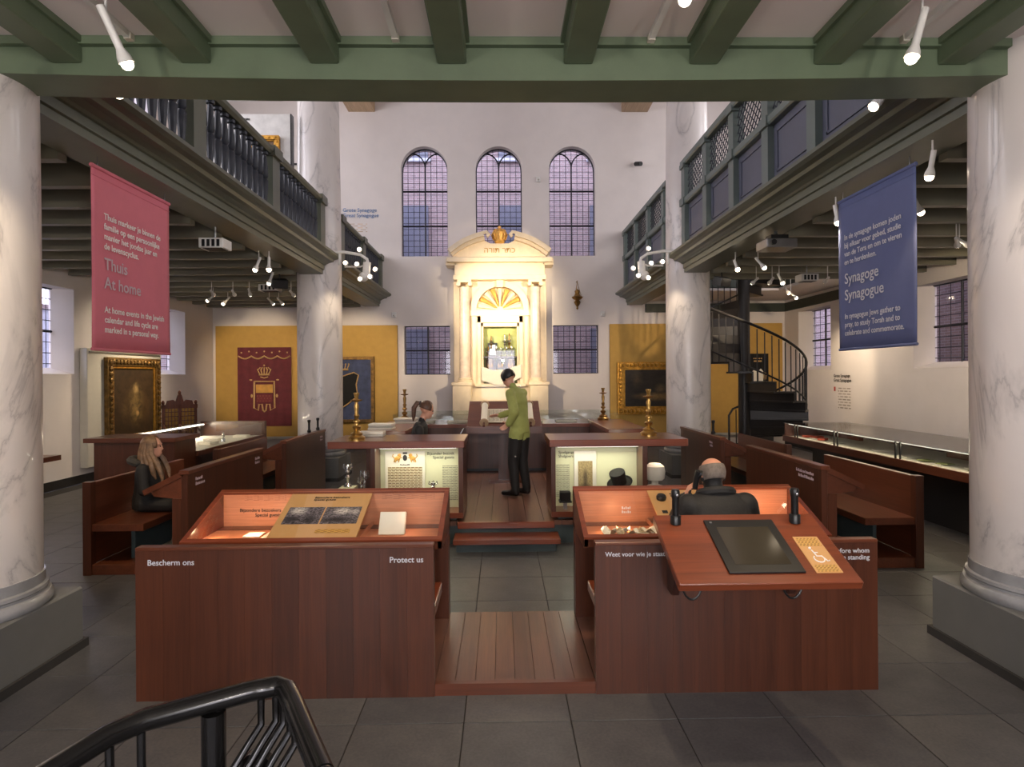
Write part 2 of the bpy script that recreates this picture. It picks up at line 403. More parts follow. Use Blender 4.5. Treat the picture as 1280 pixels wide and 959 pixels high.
def marks(rows, size, loc, mat, parent, xdir=(1, 0, 0), zdir=(0, 0, 1), align='LEFT', name='blurred_lettering'):
    """lettering too small to read in the photograph: rows of letter-sized strokes, no words"""
    X = Vector(xdir).normalized(); Y = Vector(zdir).normalized(); N = X.cross(Y); rnd = random.Random(sum(rows)); mb = MB()
    for r, n in enumerate(rows):
        x = 0 if align == 'LEFT' else -n * size * .5 * (1 if align == 'RIGHT' else .5)
        for k in range(n):
            wd = size * rnd.uniform(.26, .42); h = size * (.7 if k == 0 else rnd.choice((.42, .46, .5, .66)))
            a = Vector(loc) + X * x - Y * (r * size * 1.05)
            p = [a, a + X * wd, a + X * wd + Y * h, a + Y * h]
            mb.hexa([q for q in p] + [q + N * .0008 for q in p]); x += size * .5
    o = mb.build(name, mat, parent); o['kind'] = 'stuff'; return o
# ------------------------------------------------------------ the setting
YB, YF, XW, ZT = 16.0, -3.5, 7.65, 9.4      # back wall, front wall, half width, ceiling
def cells_wall(name, axis, at, thick, u0, u1, z0, z1, holes, mat, arches=()):
    us = sorted({u0, u1} | {h[0] for h in holes} | {h[1] for h in holes}); zs = sorted({z0, z1} | {h[2] for h in holes} | {h[3] for h in holes})
    mb = MB(); a, b = sorted((at, at + thick))
    for i in range(len(us) - 1):
        for j in range(len(zs) - 1):
            uc, zc = (us[i] + us[i + 1]) / 2, (zs[j] + zs[j + 1]) / 2
            if any(h[0] < uc < h[1] and h[2] < zc < h[3] for h in holes): continue
            if axis == 'y': mb.box(us[i], us[i + 1], a, b, zs[j], zs[j + 1])
            else: mb.box(a, b, us[i], us[i + 1], zs[j], zs[j + 1])
    for (c, r, spring, top) in arches:      # spandrels that round off the top of a hole (hole reaches to top)
        for s in (-1, 1):
            prof = [(c + s * r, top), (c, top)] + [(c + s * r * math.sin(t), spring + r * math.cos(t)) for t in [math.pi / 2 * k / 10 for k in range(11)]]
            mb.prism(prof, 'y', a, b)
    return struct(mb.build(name, mat))
arch = [(-2.03, .62, 7.43), (-.04, .62, 7.43), (1.93, .62, 7.43)]
holes_b = [(c - r, c + r, 5.11, s + r) for c, r, s in arch] + [(-2.59, -1.37, 1.95, 3.25), (1.39, 2.61, 1.95, 3.25)]
cells_wall('wall_back', 'y', YB, .4, -XW, XW, 0, ZT, holes_b, M['plaster'], [(c, r, s, s + r) for c, r, s in arch])
lowL = [(5.3, 6.8), (9.25, 10.84), (13.05, 14.6)]
lowR = [(5.3, 6.8), (9.35, 10.97), (13.75, 15.25)]
upw = [(5.4, 7.0), (8.6, 10.2), (11.8, 13.4)]  # unseen upper windows, added to carry the gallery fill lamps
cells_wall('wall_left', 'x', -XW, -.45, YF, YB, 0, ZT, [(a, b, 1.98, 3.5) for a, b in lowL] + [(a, b, 5.4, 8.4) for a, b in upw], M['plaster'])
cells_wall('wall_right', 'x', XW, .45, YF, YB, 0, ZT, [(a, b, 1.98, 3.5) for a, b in lowR] + [(a, b, 5.4, 8.4) for a, b in upw], M['plaster'])
frontw = [(-3.4, -1.8, 1.0, 3.4), (-.8, .8, 1.0, 3.4), (1.8, 3.4, 1.0, 3.4), (-5.3, -3.7, 5.4, 8.4), (3.7, 5.3, 5.4, 8.4)]  # windows behind the camera, added for the front fill lamps
cells_wall('wall_front', 'y', YF, -.4, -XW, XW, 0, ZT, frontw, M['plaster'])
struct(bx('ceiling_nave', -XW, XW, YF, YB, ZT, ZT + .15, M['ceil']))
for s, n in ((-1, 'left'), (1, 'right')):
    struct(bx('baseboard_' + n, s * XW - (.02 if s > 0 else 0), s * XW + (.02 if s < 0 else 0), YF, YB, 0, .16, M['skirting']))

WN = [0]
def make_window(axis, at, u0, u1, z0, z1, nu, nv, bars_u=(.5,), bars_z=(.5,), archr=0, out=1):
    """leaded window: frame bars, one fine lead grid, one glass sheet; the plane lies at 'at'"""
    WN[0] += 1
    c = (u0 + u1) / 2
    base = (c, at, z0) if axis == 'y' else (at, c, z0)
    o = thing('window_%d' % WN[0], None, None, base); struct(o)
    P = (lambda u, z, d=0: (u, at + d, z)) if axis == 'y' else (lambda u, z, d=0: (at + d, u, z))
    top = (lambda u: (z1 - archr + math.sqrt(max(0, archr ** 2 - (u - c) ** 2))) if archr else z1)
    halfw = (lambda z: (u1 - u0) / 2 if z <= z1 - archr or not archr else math.sqrt(max(0, archr ** 2 - (z - z1 + archr) ** 2)))
    mb = MB()
    for i in range(1, nu):
        u = u0 + (u1 - u0) * i / nu; mb.tube([P(u, z0), P(u, top(u))], .007, 4)
    for j in range(1, nv):
        z = z0 + (z1 - z0) * j / nv; h = halfw(z)
        if h > .05: mb.tube([P(c - h, z), P(c + h, z)], .007, 4)
    mb.build('lead_grid', M['lead'], o)
    for fu in bars_u:
        u = u0 + (u1 - u0) * fu
        MB().tube([P(u, z0), P(u, top(u) if not archr else z1 - .5)], .022, 6).build('mullion', M['lead'], o)
    for fz in bars_z:
        z = z0 + (z1 - z0) * fz; MB().tube([P(u0, z), P(u1, z)], .025, 6).build('transom', M['lead'], o)
    if archr:
        for s in (-1, 1):       # the two curved glazing bars that fork in the arch
            pts = []
            for k in range(9):
                t = k / 8 * math.pi / 2; u = c + s * .36 * (1 - math.cos(t)); z = z1 - .52 + .40 * math.sin(t)
                pts.append(P(u, min(z, top(u))))
            MB().tube(pts, .02, 6).build('curved_bar', M['lead'], o)
    outl = [P(u0, z0), P(u1, z0)] + ([P(c + archr * math.cos(t), z1 - archr + archr * math.sin(t)) for t in [math.pi * k / 16 for k in range(17)]] if archr else [P(u1, z1), P(u0, z1)])
    MB().tube(outl + [outl[0]], .03, 6, False).build('frame', M['lead'], o)
    g = MB(); d = .004 * out
    if archr:
        n = len(outl); o2 = [tuple(Vector(p) + Vector((0, d, 0))) for p in outl]; g.add(o2, [tuple(range(n))])
    else:
        g.add([P(u0, z0, d), P(u1, z0, d), P(u1, z1, d), P(u0, z1, d)], [(0, 1, 2, 3)])
    g.build('glass', M['leaded'], o)
    return o
for c, r, s in arch: make_window('y', YB + .22, c - r, c + r, 5.11, s + r, 8, 19, (.5,), (.29, .61), r)
for a, b in ((-2.59, -1.37), (1.39, 2.61)): make_window('y', YB + .2, a, b, 1.95, 3.25, 8, 9)
for a, b in lowL: make_window('x', -XW - .3, a, b, 1.98, 3.5, 6, 8, out=-1)
for a, b in lowR: make_window('x', XW + .3, a, b, 1.98, 3.5, 6, 8)
for a, b in upw:
    make_window('x', -XW - .3, a, b, 5.4, 8.4, 6, 12, out=-1); make_window('x', XW + .3, a, b, 5.4, 8.4, 6, 12)
for (a, b, c, d) in frontw: make_window('y', YF - .25, a, b, c, d, 6, 8, out=-1)
# sloped white sills and splayed reveals of the low side windows
k = 0
for s, L in ((-1, lowL), (1, lowR)):
    for a, b in L:
        k += 1; xi, xo = s * XW, s * (XW + .3)
        mb = MB().hexa([(xi, a, 1.98), (xo, a, 1.98), (xo, b, 1.98), (xi, b, 1.98), (xi, a, 1.99), (xo, a, 2.1), (xo, b, 2.1), (xi, b, 1.99)])
        for e, f in ((a, a + .16), (b, b - .16)):
            mb.hexa([(xi, e, 1.98), (xo, e, 1.98), (xo, f, 1.98), (xi, e + (f - e) * .02, 1.98), (xi, e, 3.5), (xo, e, 3.5), (xo, f, 3.5), (xi, e + (f - e) * .02, 3.5)])
        struct(mb.build('trim_%d' % k, M['plaster']))

# outside: the brick house across the lane and the light buildings beside
struct(bx('ground_outside', -30, 30, -12, 34, -.4, -.2, M['pave']))
ob = thing('brick_house', 'brick house with dark windows seen through the leaded back windows', 'building', (0, 20.4, -.2))
bx('wall', -14, 14, 20.4, 21.2, -.2, 17, M['brick'], ob)
for xx in (-6.3, -3.0, .5, 3.6, 6.6):
    for zz in (1.2, 5.4, 9.3):
        wv = bx('window', xx - .55, xx + .55, 20.3, 20.42, zz, zz + 2.3, M['outdark'], ob)
        MB().box(xx - .66, xx + .66, 20.26, 20.34, zz - .12, zz).build('sill', M['outwall'], wv)
rb = thing('brick_annex', 'brick annex standing close outside the side windows behind the spiral stair', 'building', (10.4, 10, -.2))
bx('wall', 10.4, 11, 2, 18, -.2, 9, M['brick'], rb); bx('coping', 10.3, 11.1, 2, 18, 9, 9.15, M['outwall'], rb)
lb = thing('pale_house', 'pale rendered house outside the windows behind the pink banner', 'building', (-15, 10, -.2))
bx('wall', -16, -15, 0, 22, -.2, 4.2, M['outwall'], lb); bx('coping', -16.1, -14.9, 0, 22, 4.2, 4.35, M['brick'], lb)

# floor of square bluestone slabs
fl = struct(bx('floor', -XW, XW, YF, YB, -.12, -.006, M['joint']))
T = .59; tb = []
def proj(x, y, z):
    c = cam.matrix_world.inverted() @ Vector((x, y, z))
    return (640 + FPX * c.x / -c.z, 470 - FPX * c.y / -c.z) if c.z < -.1 else (-999, -999)
ix0, ix1, iy0, iy1 = int((-XW - .37) / T) - 1, int((XW - .37) / T) + 1, int((YF - 3.28) / T) - 1, int((YB - 3.28) / T) + 1
vis, rest = [], []
for i in range(ix0, ix1 + 1):
    for j in range(iy0, iy1 + 1):
        x0, y0 = .37 + i * T, 3.28 + j * T
        if x0 < -XW or x0 + T > XW or y0 < YF or y0 + T > YB: continue
        px, py = proj(x0 + T / 2, y0 + T / 2, 0)
        hidden = (-2.1 < x0 < 1.7 and 3.5 < y0 < 4.1) or (-1.9 < x0 < 1.6 and y0 > 6.8) or abs(x0) > 5.3
        ok = -60 < px < 1340 and 400 < py < 1010 and y0 > 1.5 and not hidden
        (vis if ok else rest).append((y0, x0))
vis.sort(); rest += vis[285:]; vis = vis[:285]
g = .003
tm = MB().box(g, T - g, g, T - g, -.006, 0).mesh('floor_slab', M['floor'], bev=.002)
for y0, x0 in vis:
    o = bpy.data.objects.new('floor_slab', tm); col.objects.link(o); o.parent = fl; o.location = (x0, y0, 0)
mb = MB()
for y0, x0 in rest: mb.box(x0 + g, x0 + T - g, y0 + g, y0 + T - g, -.006, 0)
for o in [mb.build('floor_slabs', M['floor'], fl)]: o['kind'] = 'stuff'

MARK = [len(col.objects)]; DX = .07
# marble columns on plinths
def column(x, y):
    o = thing('column', None, None, (x, y, 0)); struct(o)
    p = bx('plinth', x - .45, x + .45, y - .45, y + .45, .05, .43, M['plinth'], o, bev=.012)
    bx('plinth_skirting', x - .47, x + .47, y - .47, y + .47, 0, .06, M['joint'], o)
    MB().lathe([(.45, .43), (.465, .45), (.465, .48), (.45, .505), (.43, .51), (.43, .525), (.44, .535), (.438, .555), (.42, .562), (.42, .63)], (x, y, 0), 48).build('base_ring', M['base_ring'], o, smooth=True)
    MB().lathe([(.41, .62), (.41, 3), (.395, 5.5), (.37, 7.5), (.36, 8.97)], (x, y, 0), 48).build('shaft', M['marble'], o, smooth=True)
    return o
for s in (-1, 1):
    for yy in (3.85, 11.37): column(s * 3.5, yy)
struct(bx('beam_nave_left', -4.1, -3.4, 4, 16, 8.97, 9.4, M['oak']))
struct(bx('beam_nave_right', 3.2, 3.9, 4, 16, 8.97, 9.4, M['oak']))

# galleries over the side aisles
PROF = [(3.72, 3.78), (3.31, 3.78), (3.31, 3.85), (3.285, 3.857), (3.285, 3.935), (3.26, 3.94), (3.24, 3.96), (3.18, 3.985), (3.12, 3.995), (3.10, 4.03), (3.04, 4.045), (3.0, 4.07), (3.0, 4.11), (3.05, 4.13), (3.24, 4.16), (3.72, 4.16)]
for s, nm in ((-1, 'left'), (1, 'right')):
    for (ya, yb) in ((4.02, 10.95), (11.78, 16.0)):
        struct(MB().prism([(s * a, b) for a, b in PROF], 'y', ya, yb).build('cornice_' + nm, M['grey_green']))
    if s < 0:
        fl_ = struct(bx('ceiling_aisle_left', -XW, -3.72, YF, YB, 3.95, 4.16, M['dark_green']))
        ye = YB
    else:
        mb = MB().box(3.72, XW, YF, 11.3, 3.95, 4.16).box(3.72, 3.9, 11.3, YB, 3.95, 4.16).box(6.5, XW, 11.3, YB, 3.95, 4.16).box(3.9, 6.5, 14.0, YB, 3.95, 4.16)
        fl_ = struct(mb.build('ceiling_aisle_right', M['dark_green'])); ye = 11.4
        struct(bx('ceiling_stair_bay', 6.5, XW - .01, 11.5, YB - .01, 3.88, 3.94, M['ceil'])); struct(bx('ceiling_stair_back', 3.73, 6.5, 14.02, YB - .01, 3.88, 3.94, M['ceil']))
        struct(bx('trim_90', XW - .12, XW, 11.4, YB, 3.58, 3.8, M['dark_green'])); struct(bx('trim_91', 3.8, XW - .12, YB - .12, YB, 3.58, 3.8, M['dark_green']))
    y = 4.3
    while y < ye - .1:
        bx('joist', min(s * 3.72, s * XW), max(s * 3.72, s * XW), y, y + .1, 3.72, 3.95, M['joist'], fl_); y += .7
# front gallery above the camera: beam, joists, white ceiling
fc = struct(bx('ceiling_front_gallery', -3.72, 3.72, YF, 3.7, 3.98, 4.18, M['ceil']))
for k in range(8):
    xc = -2.71 + .782 * k
    jo = bx('joist', xc - .09, xc + .09, YF, 3.7, 3.83, 3.98, M['green'], fc, bev=.008)
    for e in (-1, 1): bx('joist_moulding', xc + e * .1 - .012, xc + e * .1 + .012, YF, 3.7, 3.94, 3.98, M['green'], jo)
mb = MB()
def sag(x): return -.04 * (1 - (x / 3.1) ** 2)
xs = [-3.2 + 6.4 * i / 16 for i in range(17)]
for a, b in zip(xs[:-1], xs[1:]):
    mb.hexa([(a, 3.7, 3.77 + sag(a)), (b, 3.7, 3.77 + sag(b)), (b, 4.0, 3.77 + sag(b)), (a, 4.0, 3.77 + sag(a)), (a, 3.7, 4.2), (b, 3.7, 4.2), (b, 4.0, 4.2), (a, 4.0, 4.2)])
bmh = mb
beam = bmh.build('beam_front_gallery', M['green']); struct(beam)
bm = bmesh.new(); bm.from_mesh(beam.data); bmesh.ops.remove_doubles(bm, verts=bm.verts, dist=.0005)
inner = [f for f in bm.faces if abs(f.normal.x) > .9 and abs(f.calc_center_median().x) < 3.19]; bmesh.ops.delete(bm, geom=inner, context='FACES'); bm.to_mesh(beam.data); bm.free()
bx('beam_moulding', -3.12, 3.12, 3.66, 3.7, 3.93, 3.98, M['green'], beam)

# parapets
def parapet_left(ya, yb, posts):
    o = thing('parapet_left', None, None, (-3.3, ya, 4.16)); struct(o)
    MB().prism([(-3.36, 5.0), (-3.24, 5.0), (-3.2, 5.03), (-3.19, 5.07), (-3.22, 5.1), (-3.38, 5.1), (-3.41, 5.07), (-3.4, 5.03)], 'y', ya, yb).build('top_rail', M['grey_green'], o)
    bx('bottom_rail', -3.36, -3.24, ya, yb, 4.16, 4.24, M['grey_green'], o)
    pp = []
    for y in posts:
        bx('post', -3.38, -3.22, y - .13, y + .13, 4.16, 5.0, M['grey_green'], o); bx('post_cap', -3.42, -3.18, y - .15, y + .15, 4.98, 5.12, M['grey_green'], o)
    bal = MB().lathe([(.05, 0), (.05, .04), (.028, .05), (.042, .2), (.05, .36), (.03, .39), (.05, .42), (.042, .56), (.028, .71), (.05, .72), (.05, .76)], (0, 0, 0), 8).mesh('baluster', M['navy'], smooth=True)
    for a, b in zip(posts[:-1], posts[1:]):
        n = max(3, round((b - a - .26) / .172))
        for k in range(n):
            ob_ = bpy.data.objects.new('baluster', bal); col.objects.link(ob_); ob_.parent = o
            ob_.location = Vector((-3.3, a + .13 + (b - a - .26) * (k + .5) / n, 4.24)) - org(o)
parapet_left(4.1, 10.8, [4.2, 6.34, 8.47, 10.67])
parapet_left(11.8, 16, [12.0, 13.9, 15.85])
def parapet_right(ya, yb, posts):
    o = thing('parapet_right', None, None, (3.3, ya, 4.16)); struct(o)
    for nm, z0, z1, wd in (('bottom_rail', 4.16, 4.27, .07), ('middle_rail', 4.96, 5.06, .09), ('top_rail', 5.66, 5.76, .1)):
        MB().prism([(3.3 - wd, z0 + .02), (3.3 - wd + .02, z0), (3.36, z0), (3.38, z0 + .02), (3.38, z1), (3.3 - wd, z1)], 'y', ya, yb).build(nm, M['post_green'], o)
    for y in posts:
        bx('post', 3.22, 3.38, y - .09, y + .09, 4.16, 5.66, M['post_green'], o)
        bx('post_cap', 3.19, 3.4, y - .11, y + .11, 4.95, 5.08, M['post_green'], o); bx('post_cap', 3.19, 3.4, y - .11, y + .11, 5.62, 5.7, M['post_green'], o)
    for a, b in zip(posts[:-1], posts[1:]):
        a2, b2 = a + .09, b - .09
        pn = bx('panel', 3.3, 3.34, a2, b2, 4.27, 4.96, M['panel_blue'], o)
        mb = MB(); q = .09
        for (ya_, yb_, za, zb) in ((a2 + q, b2 - q, 4.27 + q, 4.27 + q + .025), (a2 + q, b2 - q, 4.96 - q - .025, 4.96 - q), (a2 + q, a2 + q + .025, 4.27 + q, 4.96 - q), (b2 - q - .025, b2 - q, 4.27 + q, 4.96 - q)):
            mb.box(3.285, 3.3, ya_, yb_, za, zb)
        mb.build('panel_moulding', M['panel_blue'], pn)
        mb = MB(); z0, z1 = 5.06, 5.66; L = b2 - a2; hh = z1 - z0; st = .115
        for sgn in (1, -1):       # diagonal laths clipped to the opening
            c0 = -hh
            while c0 < L:
                y0_, y1_ = max(0, c0), min(L, c0 + hh)
                if y1_ - y0_ > .02:
                    za, zb = y0_ - c0, y1_ - c0
                    if sgn < 0: za, zb = hh - za, hh - zb
                    mb.tube([(3.3 + sgn * .008, a2 + y0_, z0 + za), (3.3 + sgn * .008, a2 + y1_, z0 + zb)], .009, 4)
                c0 += st
        lt = mb.build('lattice', M['navy'], o); lt['kind'] = 'stuff'
parapet_right(4.05, 10.82, [4.08, 5.17, 6.27, 7.38, 8.47, 9.59, 10.72])
parapet_right(11.8, 16, [12.1, 13.4, 14.65, 15.88])

def shift_since(n, n1=None):
    for o in list(col.objects)[n:n1]:
        if o.parent is None: o.location.x += DX
shift_since(MARK[0])
# ------------------------------------------------------------ pews and desks at the aisle
def front_bench(x0, x1, label, words):
    o = thing('bench', label, 'bench', ((x0 + x1) / 2, 3.8, .07))
    n = 11; wd = (x1 - x0) / n
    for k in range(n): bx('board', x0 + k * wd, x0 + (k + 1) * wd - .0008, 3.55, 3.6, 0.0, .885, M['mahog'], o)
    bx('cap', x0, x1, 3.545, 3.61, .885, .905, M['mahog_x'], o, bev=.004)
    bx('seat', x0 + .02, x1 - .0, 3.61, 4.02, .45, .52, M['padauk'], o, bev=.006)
    bx('seat_support', x0 + .05, x1 - .06, 3.75, 3.8, .07, .45, M['darkwood'], o)
    for s, size, x, z, al in words: text(s, size, (x, 3.548, z), M['pale_ink'], o, align=al, bold=.012)
    return o
front_bench(-2.16, -.41, 'mahogany bench whose board back reads Bescherm ons and Protect us', [('Bescherm ons', .048, -2.09, .80, 'LEFT'), ('Protect us', .048, -.47, .80, 'RIGHT')])
front_bench(.55, 2.25, 'mahogany bench behind the touchscreen board, lettered Weet voor wie je staat', [('Weet voor wie je staat', .038, .61, .82, 'LEFT'), ('Know before whom\nyou are standing', .04, 2.2, .825, 'RIGHT')])

dk = thing('wooden_deck', 'low wooden deck of red brown planks between the two lettered benches', 'deck', (.07, 4.1, 0))
npl = 8
for k in range(npl):
    wd = .96 / npl; bx('plank', -.41 + k * wd, -.41 + (k + 1) * wd - .003, 3.6, 4.64, .03, .07, M['deck'], dk)
bx('side_deck', -2.16, -.413, 3.6, 4.64, 0, .07, M['deck'], dk); bx('side_deck', .553, 2.25, 3.6, 4.64, 0, .07, M['deck'], dk)
bx('riser', -.41, .55, 3.56, 3.6, 0, .07, M['mahog_x'], dk)

def display_desk(x0, x1, label, g0, g1):
    """wedge-shaped glazed desk: floor, tall back wall, sloped glass, ochre panel lying on the slope"""
    o = thing('display_desk', label, 'display desk', ((x0 + x1) / 2, 4.5, .07))
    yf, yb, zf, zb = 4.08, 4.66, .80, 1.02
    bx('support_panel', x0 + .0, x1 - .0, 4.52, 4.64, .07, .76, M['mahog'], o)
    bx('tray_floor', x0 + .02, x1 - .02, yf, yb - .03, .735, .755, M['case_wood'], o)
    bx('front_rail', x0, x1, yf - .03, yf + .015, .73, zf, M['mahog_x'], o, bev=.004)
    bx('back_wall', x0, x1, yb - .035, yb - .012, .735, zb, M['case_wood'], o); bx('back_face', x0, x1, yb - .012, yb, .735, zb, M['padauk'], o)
    for a in (x0, x1 - .03):
        MB().prism([(yf - .03, .73), (yb, .73), (yb, zb), (yf - .03, zf)], 'x', a, a + .03).build('end_panel', M['mahog_y'], o)
    dz = (zb - zf) / (yb - yf)
    S = lambda y, h=0: zf + (y - yf) * dz + h
    for (a, b, ya, yb_) in ((x0, x1, yb - .045, yb + .005), (x0, x0 + .035, yf, yb - .045), (x1 - .035, x1, yf, yb - .045), (x0, x1, yf - .035, yf + .0)):
        MB().hexa([(a, ya, S(ya)), (b, ya, S(ya)), (b, yb_, S(yb_)), (a, yb_, S(yb_)), (a, ya, S(ya, .012)), (b, ya, S(ya, .012)), (b, yb_, S(yb_, .012)), (a, yb_, S(yb_, .012))]).build('rim', M['padauk'], o)
    MB().add([(x0 + .03, yf, S(yf, .004)), (x1 - .03, yf, S(yf, .004)), (x1 - .03, yb - .04, S(yb - .04, .004)), (x0 + .03, yb - .04, S(yb - .04, .004))], [(0, 1, 2, 3)]).build('glass_top', M['glass'], o)
    pl = MB().hexa([(g0, yf, S(yf, -.01)), (g1, yf, S(yf, -.01)), (g1, yb - .045, S(yb - .045, -.01)), (g0, yb - .045, S(yb - .045, -.01)), (g0, yf, S(yf, .002)), (g1, yf, S(yf, .002)), (g1, yb - .045, S(yb - .045, .002)), (g0, yb - .045, S(yb - .045, .002))]).build('info_panel', M['goldpanel'], o)
    for a in (g0, g1): bx('divider', a - .006, a + .006, yf, yb - .04, .755, zf - .012, M['case_wood'], o)
    return o, S, pl
SD = Vector((0, .58, .22)).normalized()
dl, S, pl = display_desk(-2.17, -.41, 'glowing glazed desk with two old crowd photographs, beside the aisle', -1.61, -1.0)
def on_slope(nm, mat, par, x0, x1, y0, y1, S, h=.004):
    return MB().add([(x0, y0, S(y0, h)), (x1, y0, S(y0, h)), (x1, y1, S(y1, h)), (x0, y1, S(y1, h))], [(0, 1, 2, 3)]).build(nm, mat, par)
M['photo_a'] = picture('old_crowd_photo', srgb(92, 86, 92), [(.3, .8, .3, .3, srgb(214, 208, 204), .7), (.7, .3, .2, .3, srgb(24, 22, 26), .6), (.2, .3, .25, .2, srgb(30, 28, 32), .6)], 14, .8, 'xy')
M['photo_b'] = picture('old_assembly_photo', srgb(96, 90, 94), [(.5, .75, .3, .25, srgb(220, 212, 206), .6), (.4, .25, .5, .2, srgb(30, 26, 30), .7), (.85, .7, .15, .2, srgb(200, 190, 186), .6)], 16, .8, 'xy')
on_slope('photograph', M['photo_a'], pl, -1.565, -1.305, 4.24, 4.44, S); on_slope('photograph', M['photo_b'], pl, -1.295, -1.035, 4.24, 4.44, S)
text('Bijzondere bezoekers\nSpecial guests', .03, (-1.42, 4.55, S(4.55, .005)), M['dark_ink'], pl, zdir=SD, bold=.015)
M['small_print_o'] = print_mat('small_print_ochre', srgb(206, 162, 88), srgb(150, 104, 50), 4, 5, 'xy')
on_slope('caption', M['small_print_o'], pl, -1.30, -1.06, 4.14, 4.18, S)
text('Bijzondere bezoekers\nSpecial guests', .036, (-1.7, 4.622, .87), M['dark_ink'], dl, align='RIGHT', bold=.012)
M['wall_print'] = print_mat('print_on_wood', srgb(196, 132, 98), srgb(150, 92, 66), 5, 4, 'xz', .6)
for a, b in ((-1.98, -1.66), (-.93, -.52)): MB().add([(a, 4.6235, .955), (b, 4.6235, .955), (b, 4.6235, .995), (a, 4.6235, .995)], [(0, 1, 2, 3)]).build('small_print', M['wall_print'], dl)
bulb('desk_case_lamp', (-1.78, 4.33, .83), 1.5, (1.0, .55, .3), .02); bulb('desk_case_lamp', (-2.05, 4.3, .81), .5, (1.0, .55, .3), .02); bulb('desk_case_lamp', (-.72, 4.4, .86), 1.8, (1.0, .56, .34), .02)
def flat(name, label, cat, x0, x1, y0, y1, z, th, mat, rz=0, group=None, tilt=0):
    cx, cy = (x0 + x1) / 2, (y0 + y1) / 2
    mb = MB().box(x0 - cx, x1 - cx, y0 - cy, y1 - cy, 0, th)
    o = bpy.data.objects.new(name, mb.mesh(name, mat, bev=min(th * .3, .004))); col.objects.link(o); o.location = (cx, cy, z); o.rotation_euler = (tilt, 0, rz); ORG[o.name] = Vector((cx, cy, z))
    return tag(o, label, cat, group)
bkm = thing('open_book', 'white open book propped upright in the glowing desk', 'book', (-.80, 4.36, .756))
MB().hexa([(-.9, 4.33, .758), (-.71, 4.33, .758), (-.71, 4.36, .758), (-.9, 4.36, .758), (-.9, 4.42, .905), (-.71, 4.42, .905), (-.71, 4.45, .895), (-.9, 4.45, .895)]).build('cover', M['paper'], bkm, bev=.004)
MB().hexa([(-.895, 4.326, .764), (-.715, 4.326, .764), (-.715, 4.331, .762), (-.895, 4.331, .762), (-.895, 4.414, .9), (-.715, 4.414, .9), (-.715, 4.419, .898), (-.895, 4.419, .898)]).build('page', M['cap_white'], bkm)
flat('caption_strip', 'long white caption strip below the propped book', 'label', -.97, -.48, 4.16, 4.24, .756, .014, M['paper'])
flat('paper_sheet', 'small cream paper lying in the glowing desk beside printed cards', 'paper', -1.86, -1.74, 4.3, 4.42, .756, .012, M['paper'])
flat('printed_card', 'pale printed card lying in the glowing desk near the ochre panel', 'card', -1.72, -1.63, 4.26, 4.46, .756, .006, M['greyboard'])
flat('printed_card', 'wide pale card in the corner of the glowing desk', 'card', -2.1, -1.9, 4.16, 4.26, .756, .006, M['greyboard'])

dr, S2, pl2 = display_desk(.55, 2.25, 'glowing glazed desk in front of the man in the dark jacket', 1.12, 1.5)
M['icons'] = picture('little_dark_icons', srgb(206, 162, 88), [], 3, .03, 'xy')
for i in range(3):
    on_slope('icon', M['dark_ink'], pl2, 1.165, 1.205, 4.15 + .085 * i, 4.185 + .085 * i, S2); on_slope('caption', M['small_print_o'], pl2, 1.215, 1.27, 4.155 + .085 * i, 4.18 + .085 * i, S2)
marks((12, 10), .028, (1.28, 4.55, S2(4.55, .005)), M['dark_ink'], pl2, zdir=SD)
on_slope('glowing_print', emis('backlit_print', srgb(236, 236, 180), .8), pl2, 1.285, 1.48, 4.2, 4.47, S2)
kb = MB().lathe([(.0, 0), (.036, 0), (.038, .02), (.03, .032), (0, .034)], (0, 0, 0), 20)
kb.xf(Matrix.Translation((1.2, 4.5, S2(4.5, .003))) @ Matrix.Rotation(math.atan2(.22, .58), 4, 'X')); kb.build('knob', M['black'], pl2, smooth=True)
marks((5, 5), .03, (1.0, 4.622, .86), M['pale_ink'], dr, align='RIGHT')
bulb('desk_case_lamp', (.9, 4.32, .82), 1.6, (1.0, .5, .22), .02); bulb('desk_case_lamp', (2.02, 4.4, .86), 2.2, (1.0, .55, .3), .02); bulb('desk_case_lamp', (.72, 4.3, .8), .4, (1.0, .6, .3), .02)
M['shards'] = picture('crumpled_scraps', srgb(170, 150, 120), [], 6, .5, 'xy')
random.seed(5)
for k in range(7):
    x, y = .76 + .055 * k, 4.2 + .12 * random.random()
    mb = MB(); ang = random.random() * 6
    for j in range(3): mb.hexa([(x + random.uniform(-.05, .05), y + random.uniform(-.04, .04), .757 + random.uniform(0, .05)) for _ in range(8)])
    o = MB().grid(lambda u, v: (x + (u - .5) * .1, y + (v - .5) * .08, .757 + .03 * math.sin(5 * u + k) * math.sin(4 * v + ang) + .03), 5, 5).build('paper_scrap', M['shards'] if k % 2 else M['paper'], None, base=(x, y, .757))
    sd = o.modifiers.new('thick', 'SOLIDIFY'); sd.thickness = .004
    tag(o, 'crumpled paper scrap lying in the glowing desk before the man', 'paper', 'scraps in the glazed desk')

